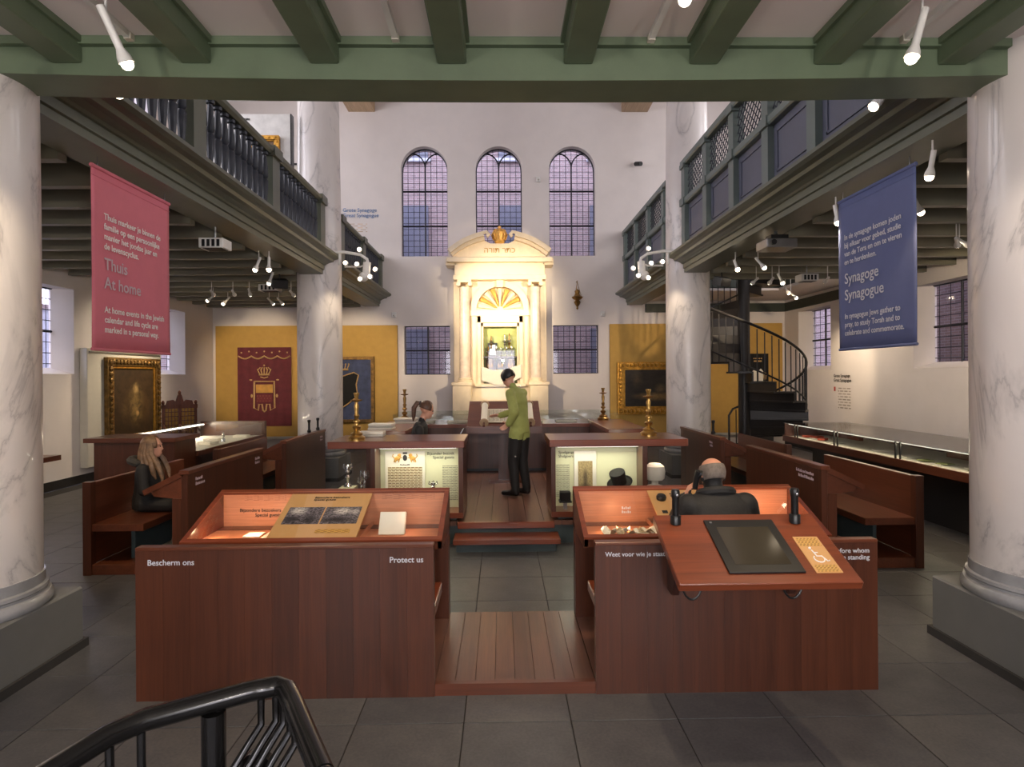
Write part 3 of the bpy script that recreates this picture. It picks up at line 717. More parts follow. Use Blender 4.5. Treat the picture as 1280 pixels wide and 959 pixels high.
# touch-screen board fixed to the bench back
kt = thing('touchscreen_board', 'slanted red wood board with black screen and wheelchair notice', 'touchscreen stand', (1.33, 3.45, .0))
B0, B1 = Vector((0, 3.44, 1.09)), Vector((0, 2.93, .865)); bd = (B1 - B0).normalized(); bn = Vector((0, -bd.z, bd.y)) * -1
bn = Vector((0, bd.z, -bd.y)); bn = bn if bn.z > 0 else -bn
BL = (B1 - B0).length
def bp(x, t, h): p = B0 + bd * (t * BL) + bn * h; return (x, p.y, p.z)
def slab(nm, x0, x1, t0, t1, h0, h1, mat, par, bev=0):
    return MB().hexa([bp(x0, t1, h0), bp(x1, t1, h0), bp(x1, t0, h0), bp(x0, t0, h0), bp(x0, t1, h1), bp(x1, t1, h1), bp(x1, t0, h1), bp(x0, t0, h1)]).build(nm, mat, par, bev=bev)
slab('board', .87, 1.79, 0, 1, -.045, 0, M['padauk'], kt, .004)
scf = slab('screen_frame', 1.14, 1.53, .12, .88, 0, .012, M['black'], kt, .002)
slab('screen', 1.19, 1.48, .24, .78, .012, .0135, M['screen'], kt)
slab('button', 1.165, 1.178, .16, .18, .012, .018, M['steel'], scf)
npn = slab('notice_plate', 1.585, 1.72, .38, .88, 0, .004, M['goldpanel'], kt)
M['notice_print'] = print_mat('notice_print', srgb(206, 162, 88), srgb(120, 80, 34), 6, 6, 'xy', .5)
slab('notice_print', 1.595, 1.71, .4, .52, .004, .005, M['notice_print'], npn); slab('notice_print', 1.595, 1.71, .78, .87, .004, .005, M['notice_print'], npn)
mb = MB(); C = (1.646, .70)
def wp(x, t): return bp(x, t, .0065)
mb.tube([wp(C[0] + .026 * math.cos(a), C[1] + .047 * math.sin(a)) for a in [R(-10 + 235 * k / 14) for k in range(15)]], .0034, 5)
mb.tube([wp(1.637, .58), wp(1.643, .665), wp(1.668, .665), wp(1.682, .735), wp(1.694, .725)], .0036, 5); mb.tube([wp(1.64, .615), wp(1.66, .615)], .003, 5); mb.ball(wp(1.634, .553), .0075, 8, 6)
mb.build('wheelchair_symbol', M['white_ink'], npn)
for x in (.98, 1.66): MB().hexa([(x, 3.45, .62), (x + .04, 3.45, .62), (x + .04, 3.55, .62), (x, 3.55, .62), (x, 3.3, .93), (x + .04, 3.3, .93), (x + .04, 3.55, .93), (x, 3.55, .93)]).build('bracket', M['darkwood'], kt)
for x in (.92, 1.44):
    MB().tube([(x + .05 - .06 * math.cos(math.pi * k / 10), 3.05, .87 - .125 * math.sin(math.pi * k / 10)) for k in range(11)], .006, 6).build('cable', M['black'], kt, smooth=True)
MB().tube([(1.42, 3.12, .9), (1.4, 3.2, .8), (1.3, 3.35, .71), (1.1, 3.53, .68)], .006, 6).build('cable', M['black'], kt, smooth=True)
def handset(x, t, label):
    o = thing('audio_handset', label, 'audio handset', bp(x, t, 0), 'handsets on the touchscreen board')
    b = Vector(bp(x, t, 0))
    MB().lathe([(.03, -.005), (.03, .042), (.027, .046), (.022, .046)], b, 16).build('holder', M['black'], o, smooth=True)
    MB().lathe([(.018, .04), (.02, .055), (.02, .14), (.023, .15), (.025, .18), (.02, .192), (.0, .194)], b, 14).build('handle', M['black'], o, smooth=True)
    MB().ball((b.x + .005, b.y - .02, b.z + .162), (.01, .007, .01), 8, 6).build('speaker', M['steel'], o)
handset(.98, .14, 'black audio handset in a cup on the screen board, away from the notice plate')
handset(1.66, .14, 'black audio handset in a cup above the wheelchair notice plate')

# ------------------------------------------------------------ pews along the side aisles
def side_pew(s, ya, yb, blabel, dlabel, words):
    X = lambda v: s * v + (.05 if s < 0 else 0) + (.07 * -s if v > 3.55 else 0)
    o = thing('pew_bench', blabel, 'bench', (X(3.9), (ya + yb) / 2, 0))
    def B(nm, xa, xb, y0, y1, z0, z1, m, p, bev=.004): return bx(nm, min(X(xa), X(xb)), max(X(xa), X(xb)), y0, y1, z0, z1, m, p, bev)
    B('back_panel', 4.10, 4.16, ya + .14, yb, .1, .89, M['mahog_y'], o)
    B('end_post', 4.09, 4.17, ya + .08, ya + .16, 0, .9, M['mahog'], o)
    B('seat', 3.6, 4.1, ya + .1, yb, .42, .49, M['mahog_y'], o)
    B('plinth', 3.62, 4.1, ya + .1, yb, 0, .1, M['mahog_y'], o)
    B('seat_support', 3.8, 3.84, ya + .3, yb, .1, .42, M['teal'], o)
    d = thing('pew_desk', dlabel, 'desk', (X(3.1), (ya + yb) / 2, 0))
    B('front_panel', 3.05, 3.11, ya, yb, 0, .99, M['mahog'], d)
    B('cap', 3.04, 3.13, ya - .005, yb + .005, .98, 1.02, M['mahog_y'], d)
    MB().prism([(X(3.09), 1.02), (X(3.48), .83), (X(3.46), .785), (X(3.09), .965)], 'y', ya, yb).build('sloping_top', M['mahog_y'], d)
    for y in (ya + .02, yb - .05):
        MB().prism([(X(3.11), .96), (X(3.41), .81), (X(3.38), .77), (X(3.11), .74)], 'y', y, y + .03).build('gusset', M['mahog_y'], d)
    B('stand_panel', 3.11, 3.2, ya + .0, ya + .05, 0, .75, M['mahog'], d); B('stand_panel', 3.11, 3.2, yb - .05, yb, 0, .75, M['mahog'], d)
    for wtxt, y, z, al in words:
        marks(wtxt, .046, (X(3.049), y, z), M['grey_ink'], d, xdir=(0, 1 if s < 0 else -1, 0), align=al)
side_pew(-1, 5.75, 7.55, 'mahogany pew bench carrying the seated girl', 'mahogany pew desk with small pale lettering in front of the seated girl', [((6, 8), 5.9, .9, 'LEFT'), ((6, 6), 7.45, .9, 'RIGHT')])
side_pew(-1, 8.35, 10.2, 'mahogany pew bench on the girl\'s side, behind hers towards the column', 'mahogany pew desk beside the tall column on the girl\'s side', [((6, 6), 10.05, .9, 'RIGHT')])
side_pew(1, 5.66, 7.42, 'empty mahogany pew bench beside the long low showcase', 'mahogany pew desk facing the empty bench beside the long low showcase', [((15, 13), 5.8, .9, 'RIGHT')])
side_pew(1, 8.3, 10.15, 'mahogany pew bench in front of the spiral stair', 'mahogany pew desk between the column and the spiral stair', [((6, 5), 8.6, .9, 'RIGHT')])
def small_handset(x, y, z, lb):
    o = thing('listening_handset', lb, 'audio handset', (x, y, z), 'handsets on the pew desks')
    MB().lathe([(.026, 0), (.026, .04), (.018, .045), (.018, .15), (.026, .17), (.026, .2), (.0, .205)], (x, y, z), 10).build('handle', M['black'], o, smooth=True); MB().lathe([(.032, 0), (.032, .03), (.02, .032)], (x, y, z), 10).build('holder', M['black'], o)
for yy in (10.05, 9.6): small_handset(-3.08, yy, 1.02, 'small black listening handset on the pew desk by the red hanging')
small_handset(3.13, 8.8, 1.02, 'small black listening handset on the pew desk before the spiral stair')

# ------------------------------------------------------------ raised platform (bimah)
pf = thing('platform', 'raised plank platform with two red wood steps', 'platform', (0, 9, 0))
bx('platform_base', -1.9, 2.05, 6.78, 11.3, 0, .22, M['teal'], pf)
n = 20
for k in range(n):
    wd = 3.95 / n; bx('plank', -1.9 + k * wd, -1.9 + (k + 1) * wd - .004, 6.72, 11.3, .22, .27, M['deck'], pf)
bx('edge_board', -.5, .58, 6.66, 6.72, .2, .27, M['padauk'], pf, .004)
st = bx('step', -.53, .62, 6.37, 6.7, .1, .15, M['padauk'], pf, .004)
bx('riser', -.5, .58, 6.45, 6.72, 0, .1, M['teal'], st)
bx('step_riser', -.46, .54, 6.7, 6.78, 0, .2, M['teal'], pf)

def cabinet(x0, x1, fx0, fx1, corner, label):
    o = thing('display_cabinet', label, 'display cabinet', ((x0 + x1) / 2, 7.1, .27))
    y0, y1, z0, z1 = 6.7, 7.45, .31, 1.18
    bx('top', x0 - .02, x1 + .02, y0 - .03, y1, 1.1, z1, M['padauk'], o, .005)
    bx('floor_panel', x0, x1, y0, y1, z0, .37, M['padauk'], o)
    bx('base', x0 + .08, x1 - .08, y0 + .1, y1 - .05, .27, z0, M['teal'], o)
    fa, fb = (fx0, fx1)
    for x in (fa, fb - .05): bx('post', x, x + .05, y0, y0 + .05, .37, 1.1, M['mahog'], o); 
    if corner == 'left': bx('divider', fa, fa + .05, y0 + .05, y1, .37, 1.1, M['mahog'], o); bx('end_panel', fb - .04, fb, y0 + .05, y1, .37, 1.1, M['mahog'], o)
    else: bx('divider', fb - .05, fb, y0 + .05, y1, .37, 1.1, M['mahog'], o); bx('end_panel', fa, fa + .04, y0 + .05, y1, .37, 1.1, M['mahog'], o)
    bx('back_panel', fa + .05, fb - .05, y1 - .03, y1, .37, 1.1, M['mahog'], o)
    bp_ = bx('display_board', fa + .05, fb - .05, 7.0, 7.03, .37, 1.1, M['cream'], o)
    MB().add([(fa + .05, y0 + .01, .37), (fb - .05, y0 + .01, .37), (fb - .05, y0 + .01, 1.1), (fa + .05, y0 + .01, 1.1)], [(0, 1, 2, 3)]).build('front_glass', M['glass'], o)
    ca, cb = (x0, fa) if corner == 'left' else (fb, x1)
    ends = ca if corner == 'left' else cb
    MB().add([(ca, y0, .37), (cb, y0, .37), (cb, y0, 1.1), (ca, y0, 1.1)], [(0, 1, 2, 3)]).build('corner_glass', M['glass'], o)
    MB().add([(ends, y0, .37), (ends, y1, .37), (ends, y1, 1.1), (ends, y0, 1.1)], [(0, 1, 2, 3)]).build('end_glass', M['glass'], o)
    bx('lamp_strip', fa + .08, fb - .08, 6.78, 6.83, 1.085, 1.1, M['tube'], o)
    area('cabinet_lamp', ((fa + fb) / 2, 6.82, 1.08), (R(-22), 0, 0), abs(fb - fa) - .2, .04, 4.5, (1.0, .95, .72))
    bulb('corner_case_lamp', ((ca + cb) / 2, 6.95, 1.04), 2.5, (1.0, .9, .7), .03)
    return o, bp_
cl, bl = cabinet(-1.92, -.44, -1.47, -.44, 'left', 'lit wooden cabinet showing a parchment with two golden lions')
cr, brd = cabinet(.55, 2.07, .55, 1.63, 'right', 'lit wooden cabinet showing a top hat and a framed print')
# parchment, print and objects in the lit cabinets
pa = thing('parchment', 'cream parchment with two golden lions and dense script', 'document', (-1.13, 6.97, .4))
bx('sheet', -1.36, -.9, 6.975, 6.985, .38, 1.03, M['paper'], pa)
M['script'] = print_mat('dense_script', srgb(236, 226, 196), srgb(120, 96, 64), 26, 9, 'xz', .35)
MB().add([(-1.33, 6.973, .38), (-.93, 6.973, .38), (-.93, 6.973, .85), (-1.33, 6.973, .85)], [(0, 1, 2, 3)]).build('script', M['script'], pa)
marks((9,), .024, (-1.13, 6.972, .868), M['dark_ink'], pa, align='CENTER')
for s in (-1, 1):
    mb = MB(); cx = -1.13 + s * .085
    mb.ball((cx, 6.972, .95), (.032, .004, .026)).ball((cx - s * .02, 6.972, .985), (.022, .004, .022)).tube([(cx + s * .03, 6.972, .945), (cx + s * .06, 6.972, .975), (cx + s * .05, 6.972, 1.0)], .006, 5)
    for dx in (-.02, .012, .03): mb.tube([(cx + s * dx, 6.972, .94), (cx + s * (dx + .012), 6.972, .905)], .007, 5)
    mb.tube([(cx - s * .025, 6.972, .965), (cx - s * .05, 6.972, .955)], .006, 5)
    mb.build('lion', M['arkgold'], pa, smooth=True)
MB().ball((-1.13, 6.972, .955), (.026, .004, .035)).box(-1.155, -1.105, 6.969, 6.974, 1.0, 1.02).build('crest', M['dark_ink'], pa)
text('Bijzonder bezoek\nSpecial guests', .045, (-.56, 6.998, .985), M['dark_ink'], bl, align='RIGHT', bold=.01)
M['bodytext'] = print_mat('body_text', srgb(226, 226, 190), srgb(128, 128, 110), 24, 4, 'xz', .5)
MB().add([(-.7, 6.998, .45), (-.52, 6.998, .45), (-.52, 6.998, .86), (-.7, 6.998, .86)], [(0, 1, 2, 3)]).build('body_text', M['bodytext'], bl)
def figurine(x, y, z, h, label, m='silver', nm='silver_figurine'):
    o = thing(nm, label, 'figurine', (x, y, z))
    MB().lathe([(.045, 0), (.05, .01), (.03, .03), (.014, .05), (.02, h * .3), (.035, h * .4), (.016, h * .5), (.028, h * .62), (.014, h * .72)], (x, y, z), 12).build('stem', M[m], o, smooth=True)
    mb = MB().ball((x, y, z + h * .82), (.03, .03, h * .12), 10, 8)
    for a in range(4): mb.tube([(x, y, z + h * .7), (x + .05 * math.cos(a * 1.6), y + .05 * math.sin(a * 1.6), z + h * .8), (x + .04 * math.cos(a * 1.6), y + .04 * math.sin(a * 1.6), z + h * .95)], .008, 5)
    mb.build('crown', M[m], o, smooth=True)
figurine(-1.8, 7.0, .62, .28, 'small silver figurine on a pale green block'); figurine(-1.58, 6.9, .37, .48, 'tall silver branching ornament in the corner case')
figurine(-1.66, 7.1, .37, .36, 'short silver ornament beside the tall branching one')
flat('display_block', 'pale green display block under the small silver figurine', 'display block', -1.89, -1.71, 6.9, 7.1, .37, .25, M['cream'])
figurine(-.8, 6.92, .5, .2, 'silver rosette ornament pinned before the cream board'); 
flat('rosette_stand', 'thin clear stand below the silver rosette', 'stand', -.84, -.76, 6.88, 6.96, .37, .13, M['glass'])
fr = thing('framed_print', 'white framed print of a crowded scene in the lit cabinet', 'framed print', (.97, 6.98, .37))
bx('frame', .84, 1.10, 6.965, 6.995, .42, 1.02, M['cap_white'], fr, .004)
M['printpic'] = picture('crowded_print', srgb(160, 140, 100), [(.5, .5, .2, .35, srgb(60, 50, 44), .6), (.5, .2, .5, .2, srgb(56, 46, 40), .5)], 22, .7, 'xz')
MB().add([(.885, 6.963, .5), (1.055, 6.963, .5), (1.055, 6.963, .9), (.885, 6.963, .9)], [(0, 1, 2, 3)]).build('picture', M['printpic'], fr)
text('Sjoelgangers\nShulgoers', .045, (.66, 6.998, .985), M['dark_ink'], brd, bold=.01)
MB().add([(.63, 6.998, .48), (.79, 6.998, .48), (.79, 6.998, .86), (.63, 6.998, .86)], [(0, 1, 2, 3)]).build('body_text', M['bodytext'], brd)
ht = thing('top_hat', 'black felt top hat on a stand in the lit cabinet', 'hat', (1.36, 6.88, .62))
mt_ = Matrix.Translation((1.36, 6.88, .64)) @ Matrix.Rotation(R(-18), 4, 'Y') @ Matrix.Rotation(R(20), 4, 'X')
MB().lathe([(.085, .0), (.085, .09), (.092, .15), (.09, .165), (.0, .17)], n=24).xf(mt_).build('crown', M['felt'], ht, smooth=True)
MB().lathe([(.08, .012), (.13, .0), (.15, .02), (.148, .028), (.128, .01), (.08, .022)], n=24).xf(mt_).build('brim', M['felt'], ht, smooth=True)
MB().tube([(1.36, 6.9, .37), (1.36, 6.9, .64)], .012, 8).build('stand', M['steel'], ht)
bk = thing('prayer_box', 'small black leather prayer box near the framed print', 'box', (.72, 6.85, .37))
bx('body', .66, .78, 6.8, 6.9, .47, .57, M['felt'], bk, .006); bx('base', .65, .79, 6.79, 6.91, .45, .47, M['black'], bk); bx('stand', .7, .74, 6.83, 6.87, .37, .45, M['steel'], bk)
gb = thing('leather_case', 'dark leather strap case lying below the framed print', 'case', (1.06, 6.86, .37))
MB().hexa([(.94, 6.82, .45), (1.2, 6.82, .40), (1.2, 6.9, .40), (.94, 6.9, .45), (.93, 6.82, .5), (1.2, 6.82, .5), (1.2, 6.9, .5), (.93, 6.9, .5)]).build('body', M['carved'], gb, bev=.006)
MB().tube([(.93, 6.85, .5), (1.0, 6.85, .54), (1.1, 6.86, .5), (1.22, 6.86, .46)], .012, 6).build('strap', M['darkwood'], gb); bx('stand', 1.0, 1.15, 6.83, 6.89, .37, .43, M['steel'], gb)
cp = thing('cantor_hat', 'white cotton cantor cap above a folded white collar on a stand', 'cap', (1.79, 6.98, .37))
MB().lathe([(.09, .3), (.112, .32), (.12, .4), (.108, .46), (.06, .495), (0, .5)], (1.79, 6.98, .37), 20).build('cap', M['cap_white'], cp, smooth=True)
MB().lathe([(.1, 0), (.115, .05), (.12, .18), (.1, .23), (.04, .25), (.038, .31)], (1.79, 6.98, .37), 20).build('collar', M['cap_white'], cp, smooth=True)

# counters enclosing the platform
def counter(x0, x1, y0, y1, zt, label):
    o = thing('counter', label, 'counter', ((x0 + x1) / 2, (y0 + y1) / 2, .27))
    bx('top', x0 - .02, x1 + .02, y0 - .02, y1 + .02, zt - .06, zt, M['padauk'], o, .004); bx('body', x0, x1, y0, y1, .32, zt - .06, M['mahog'], o); bx('plinth', x0 + .04, x1 - .04, y0 + .04, y1 - .04, .27, .32, M['black'], o)
    return o
counter(-1.88, -1.35, 8.3, 10.15, 1.15, 'mahogany side counter with books behind the woman with the ponytail'); counter(1.5, 2.03, 8.3, 10.15, 1.15, 'mahogany side counter of the platform on the top hat cabinet\'s side')
bc = counter(-1.88, 2.03, 10.22, 11.28, 1.08, 'long mahogany back counter of the platform with glass case on top')
for (a, b, c, d) in ((-1.86, 2.01, 10.24, 10.25), (-1.86, 2.01, 11.25, 11.26)): bx('glass_side', a, b, c, d, 1.08, 1.25, M['glass'], bc)
bx('glass_lid', -1.86, 2.01, 10.24, 11.26, 1.25, 1.256, M['glass'], bc)
for k in range(6):
    x = -1.55 + .6 * k + (.1 if k > 2 else 0)
    flat('open_manuscript', 'pale open manuscript lying in the glass case of the back counter', 'manuscript', x, x + .36, 10.4, 10.75, 1.081, .03, M['paper'], group='manuscripts in the counter case')
random.seed(3)
for (x, y, z, lab) in ((-1.72, 8.6, 1.15, 'stack'), (-1.55, 9.7, 1.15, 'stack')):
    for k in range(3):
        o = flat('book', 'white covered book in the side counter stack %s' % ('next to the dark candlestick' if y > 9 else 'closer to the lion cabinet'), 'book', x - .17, x + .17, y - .12, y + .12, z + k * .028, .026, M['paper' if k != 1 else 'greyboard'], rz=random.uniform(-.2, .2), group='books on the side counter')
for k in range(2): flat('book', 'flat white book lying on the cabinet top beside the brass candlestick', 'book', -1.73, -1.43, 7.2, 7.4, 1.18 + k * .03, .028, M['paper' if k else 'greyboard'], rz=.03 * k, group='books on the lion cabinet')
def candlestick(x, y, z, h, label, mat):
    o = thing('candlestick', label, 'candlestick', (x, y, z), 'tall candlesticks of the platform'); k = h / .5
    MB().lathe([(.085, 0), (.085, .015), (.09, .03), (.06, .05), (.065, .07), (.035, .085), (.022, .1)], (0, 0, 0), 20).xf(Matrix.Translation((x, y, z)) @ Matrix.Scale(k, 4)).build('foot', mat, o, smooth=True)
    MB().lathe([(.022, .1), (.04, .12), (.045, .14), (.02, .155), (.018, .175), (.036, .19), (.036, .205), (.018, .22), (.024, .245), (.03, .26), (.018, .28), (.022, .32), (.026, .36), (.015, .39), (.02, .405)], (0, 0, 0), 18).xf(Matrix.Translation((x, y, z)) @ Matrix.Scale(k, 4)).build('stem', mat, o, smooth=True)
    MB().lathe([(.02, .405), (.055, .415), (.062, .425), (.03, .428), (.018, .435), (.022, .47), (.03, .49), (.028, .5), (0, .5)], (0, 0, 0), 18).xf(Matrix.Translation((x, y, z)) @ Matrix.Scale(k, 4)).build('drip_pan', mat, o, smooth=True)
candlestick(-1.66, 6.86, 1.18, .54, 'tall brass candlestick on the cabinet with the golden lions', M['brass']); candlestick(1.75, 7.1, 1.18, .55, 'tall brass candlestick on the cabinet with the top hat', M['brass'])
candlestick(-1.62, 10.0, 1.15, .54, 'dark brass candlestick on the side counter near the ponytail woman', M['oldbrass']); candlestick(1.7, 10.0, 1.15, .54, 'dark brass candlestick on the side counter before the landscape painting', M['oldbrass'])

# reading desk with scroll
le = thing('lectern', 'wide mahogany reading desk with sloping top and glass screen', 'lectern', (.04, 9.3, .27))
bx('post', -.06, .18, 9.2, 9.5, .27, 1.2, M['mahog'], le); bx('foot', -.2, .32, 9.1, 9.6, .27, .31, M['mahog_x'], le)
LZ = lambda y: 1.14 + (y - 8.65) * .44
MB().hexa([(-.51, 8.65, 1.08), (.58, 8.65, 1.08), (.58, 9.48, LZ(9.48) - .06), (-.51, 9.48, LZ(9.48) - .06), (-.51, 8.65, 1.14), (.58, 8.65, 1.14), (.58, 9.48, LZ(9.48)), (-.51, 9.48, LZ(9.48))]).build('sloping_top', M['mahog_x'], le, bev=.006)
bx('book_stop', -.51, .58, 8.62, 8.66, 1.07, 1.17, M['mahog_x'], le)
MB().prism([(9.2, 1.18), (9.5, 1.18), (9.48, LZ(9.48) - .06), (9.1, LZ(9.1) - .06)], 'x', -.06, .18).build('neck', M['mahog'], le)
bx('glass_screen', -.5, .57, 9.49, 9.5, LZ(9.48), 1.76, glass('screen_glass', (.97, .98, .97, 1), .012), le)
scr = thing('torah_scroll', 'open parchment scroll with wooden rollers on the reading desk', 'scroll', (-.1, 8.98, 1.3))
def lp(x, y, h): return (x, y - h * .4, LZ(y) + h)
for x in (-.26, .42):
    MB().tube([lp(x, 8.74, .05), lp(x, 9.24, .05)], .048, 14).build('parchment_roll', M['paper'], scr, smooth=True)
    for y in (8.72, 9.26):
        MB().tube([lp(x, y - .012, .05), lp(x, y + .012, .05)], .066, 14).build('roller_disc', M['oak'], scr)
        MB().tube([lp(x, y, .05), lp(x, y + (.1 if y > 9 else -.1), .05)], .018, 8).build('roller_handle', M['carved'], scr)
M['scrolltext'] = print_mat('scroll_script', srgb(236, 228, 206), srgb(110, 98, 84), 26, 12, 'xy', .5, (.05, .95, .06, .94))
MB().add([lp(-.26, 8.8, .012), lp(.42, 8.8, .012), lp(.42, 9.2, .012), lp(-.26, 9.2, .012)], [(0, 1, 2, 3)]).build('parchment', M['scrolltext'], scr)
lt = thing('laptop', 'open laptop in front of the woman with the ponytail', 'laptop', (-.72, 7.9, 1.0))
tb_ = thing('work_table', 'small dark table under the laptop', 'table', (-.7, 7.9, .27))
bx('tabletop', -.98, -.48, 7.62, 8.2, .96, 1.0, M['mahog_x'], tb_); bx('leg', -.96, -.9, 7.64, 7.7, .27, .96, M['mahog'], tb_); bx('leg', -.56, -.5, 8.12, 8.18, .27, .96, M['mahog'], tb_); bx('leg', -.96, -.9, 8.12, 8.18, .27, .96, M['mahog'], tb_); bx('leg', -.56, -.5, 7.64, 7.7, .27, .96, M['mahog'], tb_)
bx('keyboard', -.86, -.62, 7.75, 8.08, 1.0, 1.018, M['black'], lt); MB().hexa([(-.62, 7.75, 1.018), (-.61, 7.75, 1.018), (-.61, 8.08, 1.018), (-.62, 8.08, 1.018), (-.52, 7.75, 1.2), (-.51, 7.75, 1.2), (-.51, 8.08, 1.2), (-.52, 8.08, 1.2)]).build('screen', M['steel'], lt)

# long showcases in the aisles
def items_in(xs, ys, z, mats, label, cat, nm, grp, th=.02):
    for k, (x, y) in enumerate(zip(xs, ys)):
        flat(nm, label, cat, x - .12, x + .12, y - .09, y + .09, z, th, M[mats[k % len(mats)]], rz=.3 * math.sin(k * 2.3), group=grp)
v1 = thing('glass_showcase', 'long lit showcase with wooden end beside the seated girl', 'showcase', (-4.97, 9.6, 0))
bx('end_slab', -5.6, -4.38, 8.08, 8.75, 1.04, 1.1, M['mahog_x'], v1, .005); bx('end_body', -5.5, -4.42, 8.15, 8.7, 0, 1.04, M['mahog'], v1)
bx('case_floor', -5.5, -4.4, 8.7, 11.1, .8, .84, M['greyboard'], v1); bx('base', -5.4, -4.6, 8.7, 11.1, 0, .8, M['darkwood'], v1); bx('front_rail', -4.42, -4.38, 8.7, 11.1, .78, .85, M['mahog_y'], v1)
bx('far_end', -5.55, -4.38, 11.1, 11.2, .6, 1.1, M['mahog'], v1)
bx('glass_front', -4.41, -4.4, 8.7, 11.1, .85, 1.07, M['glass'], v1); bx('glass_back', -5.5, -5.49, 8.7, 11.1, .85, 1.07, M['glass'], v1); bx('glass_lid', -5.5, -4.4, 8.7, 11.1, 1.07, 1.078, M['glass'], v1)
bx('light_strip', -5.47, -5.43, 8.75, 11.0, 1.045, 1.065, M['tube'], v1)
area('showcase_lamp', (-5.42, 9.85, 1.04), (0, R(-50), 0), .05, 2.2, 14, (1.0, .8, .6))
items_in([-4.7, -4.95, -4.7, -4.9, -4.65], [8.95, 9.3, 9.65, 10.2, 10.75], .84, ['paper', 'greyboard', 'paper', 'cap_white', 'paper'], 'pale folded linen or paper piece in the showcase by the girl', 'exhibit', 'linen_piece', 'exhibits in the showcase by the girl', .04)
bs = thing('spice_bottle', 'slim silver spice holder standing in the showcase by the girl', 'bottle', (-4.6, 9.95, .84)); MB().lathe([(.03, 0), (.03, .05), (.012, .07), (.022, .1), (.012, .15), (0, .17)], (-4.6, 9.95, .84), 10).build('body', M['silver'], bs, smooth=True); MB().lathe([(.036, 0), (.036, .01)], (-4.6, 9.95, .84), 10).build('foot', M['silver'], bs)
v2 = thing('glass_showcase', 'long low lit showcase running along the wall past the blue banner', 'showcase', (5.55, 7.6, 0))
bx('case_floor', 5.0, 6.1, 4.6, 10.5, .77, .81, M['greyboard'], v2); bx('front_rail', 4.97, 5.01, 4.6, 10.5, .72, .82, M['mahog_y'], v2); bx('base', 5.45, 6.05, 4.6, 10.4, 0, .77, M['black'], v2)
bx('back_wall', 6.06, 6.1, 4.6, 10.5, .81, 1.03, M['mahog_y'], v2); bx('far_end', 5.0, 6.1, 10.46, 10.5, .81, 1.03, M['mahog_x'], v2)
bx('glass_front', 5.0, 5.008, 4.6, 10.5, .82, 1.03, M['glass'], v2); bx('glass_lid', 4.99, 6.1, 4.6, 10.5, 1.03, 1.04, glass('showcase_lid_glass', (.93, .95, .95, 1), .5, .06), v2)
bx('light_strip', 5.03, 5.045, 4.7, 10.4, 1.016, 1.028, emis('dim_light_tube', (1.0, .9, .75, 1), 1.2), v2)
for y in (6.0, 7.4, 8.8, 10.0):
    for d in (0, .09): bx('clamp_post', 4.985, 4.999, y + d, y + d + .02, .8, 1.035, M['black'], v2)
for a, b in ((5.6, 7.3), (9.1, 10.3)): bx('shelf_bar', 5.5, 5.56, a, b, .86, .95, M['mahog_y'], v2); 
area('showcase_lamp', (5.06, 7.6, 1.0), (0, R(40), 0), .05, 5.4, 12, (1.0, .84, .6))
items_in([5.3, 5.25, 5.35, 5.3, 5.25, 5.35, 5.3, 5.3], [9.9, 9.3, 8.3, 7.7, 7.0, 6.6, 6.1, 5.5], .81, ['paper', 'greyboard', 'cap_white'], 'pale document lying in the long low showcase', 'exhibit', 'document', 'documents in the long showcase', .012)
for k, (x, y) in enumerate(((5.22, 10.1), (5.3, 9.95), (5.2, 9.6))): flat('red_booklet', 'small red booklet lying in the showcase near the spiral stair', 'booklet', x - .08, x + .08, y - .06, y + .06, .823, .03, pm('red_cover_%d' % k, srgb(176, 66, 40), .6), rz=.4 * k, group='red booklets in the long showcase')
for k, (x, y) in enumerate(((5.2, 7.25), (5.22, 6.95), (5.2, 6.45))): flat('green_card', 'small green edged card in the long low showcase', 'card', x - .07, x + .07, y - .07, y + .07, .824, .01, pm('green_card_%d' % k, srgb(136, 142, 92), .6), rz=.3 * k, group='green cards in the long showcase')
o = flat('exit_box', 'flat black box on the wall above the long showcase', 'box', 7.4, 7.62, 8.3, 8.8, 1.3, .1, M['black'])
sh = thing('wall_shelf', 'mahogany shelf end on the wall behind the near marble column', 'shelf', (-7.4, 9.7, .58)); bx('board', -7.64, -7.1, 8.5, 9.75, .6, .68, M['mahog_y'], sh); bx('bracket', -7.64, -7.5, 9.5, 9.6, .45, .6, M['mahog'], sh)
# ------------------------------------------------------------ the marble ark on the back wall
X0 = -.03
ak = thing('ark', 'tall marble ark with twin columns, shell arch and gilded crown', 'ark', (X0, 15.8, 0))
def A(nm, x0, x1, y0, y1, z0, z1, m='ark', p=None, bev=.008): return bx(nm, X0 + x0, X0 + x1, y0, y1, z0, z1, M[m], p or ak, bev)
def disc_poly(cx, cz, r, a0, a1, n): return [(cx + r * math.cos(a0 + (a1 - a0) * k / n), cz + r * math.sin(a0 + (a1 - a0) * k / n)) for k in range(n + 1)]
A('back_slab', -1.2, -.55, 15.86, 15.99, .1, 4.45); A('back_slab', .55, 1.2, 15.86, 15.99, .1, 4.45)
A('lower_wall', -.9, .9, 15.7, 15.98, .1, 1.62)
for x in (-.3, .3): MB().prism([(X0 + x - .22, 1.35), (X0 + x, 1.13), (X0 + x + .22, 1.35), (X0 + x, 1.57)], 'y', 15.67, 15.7).build('diamond_panel', M['ark'], ak)
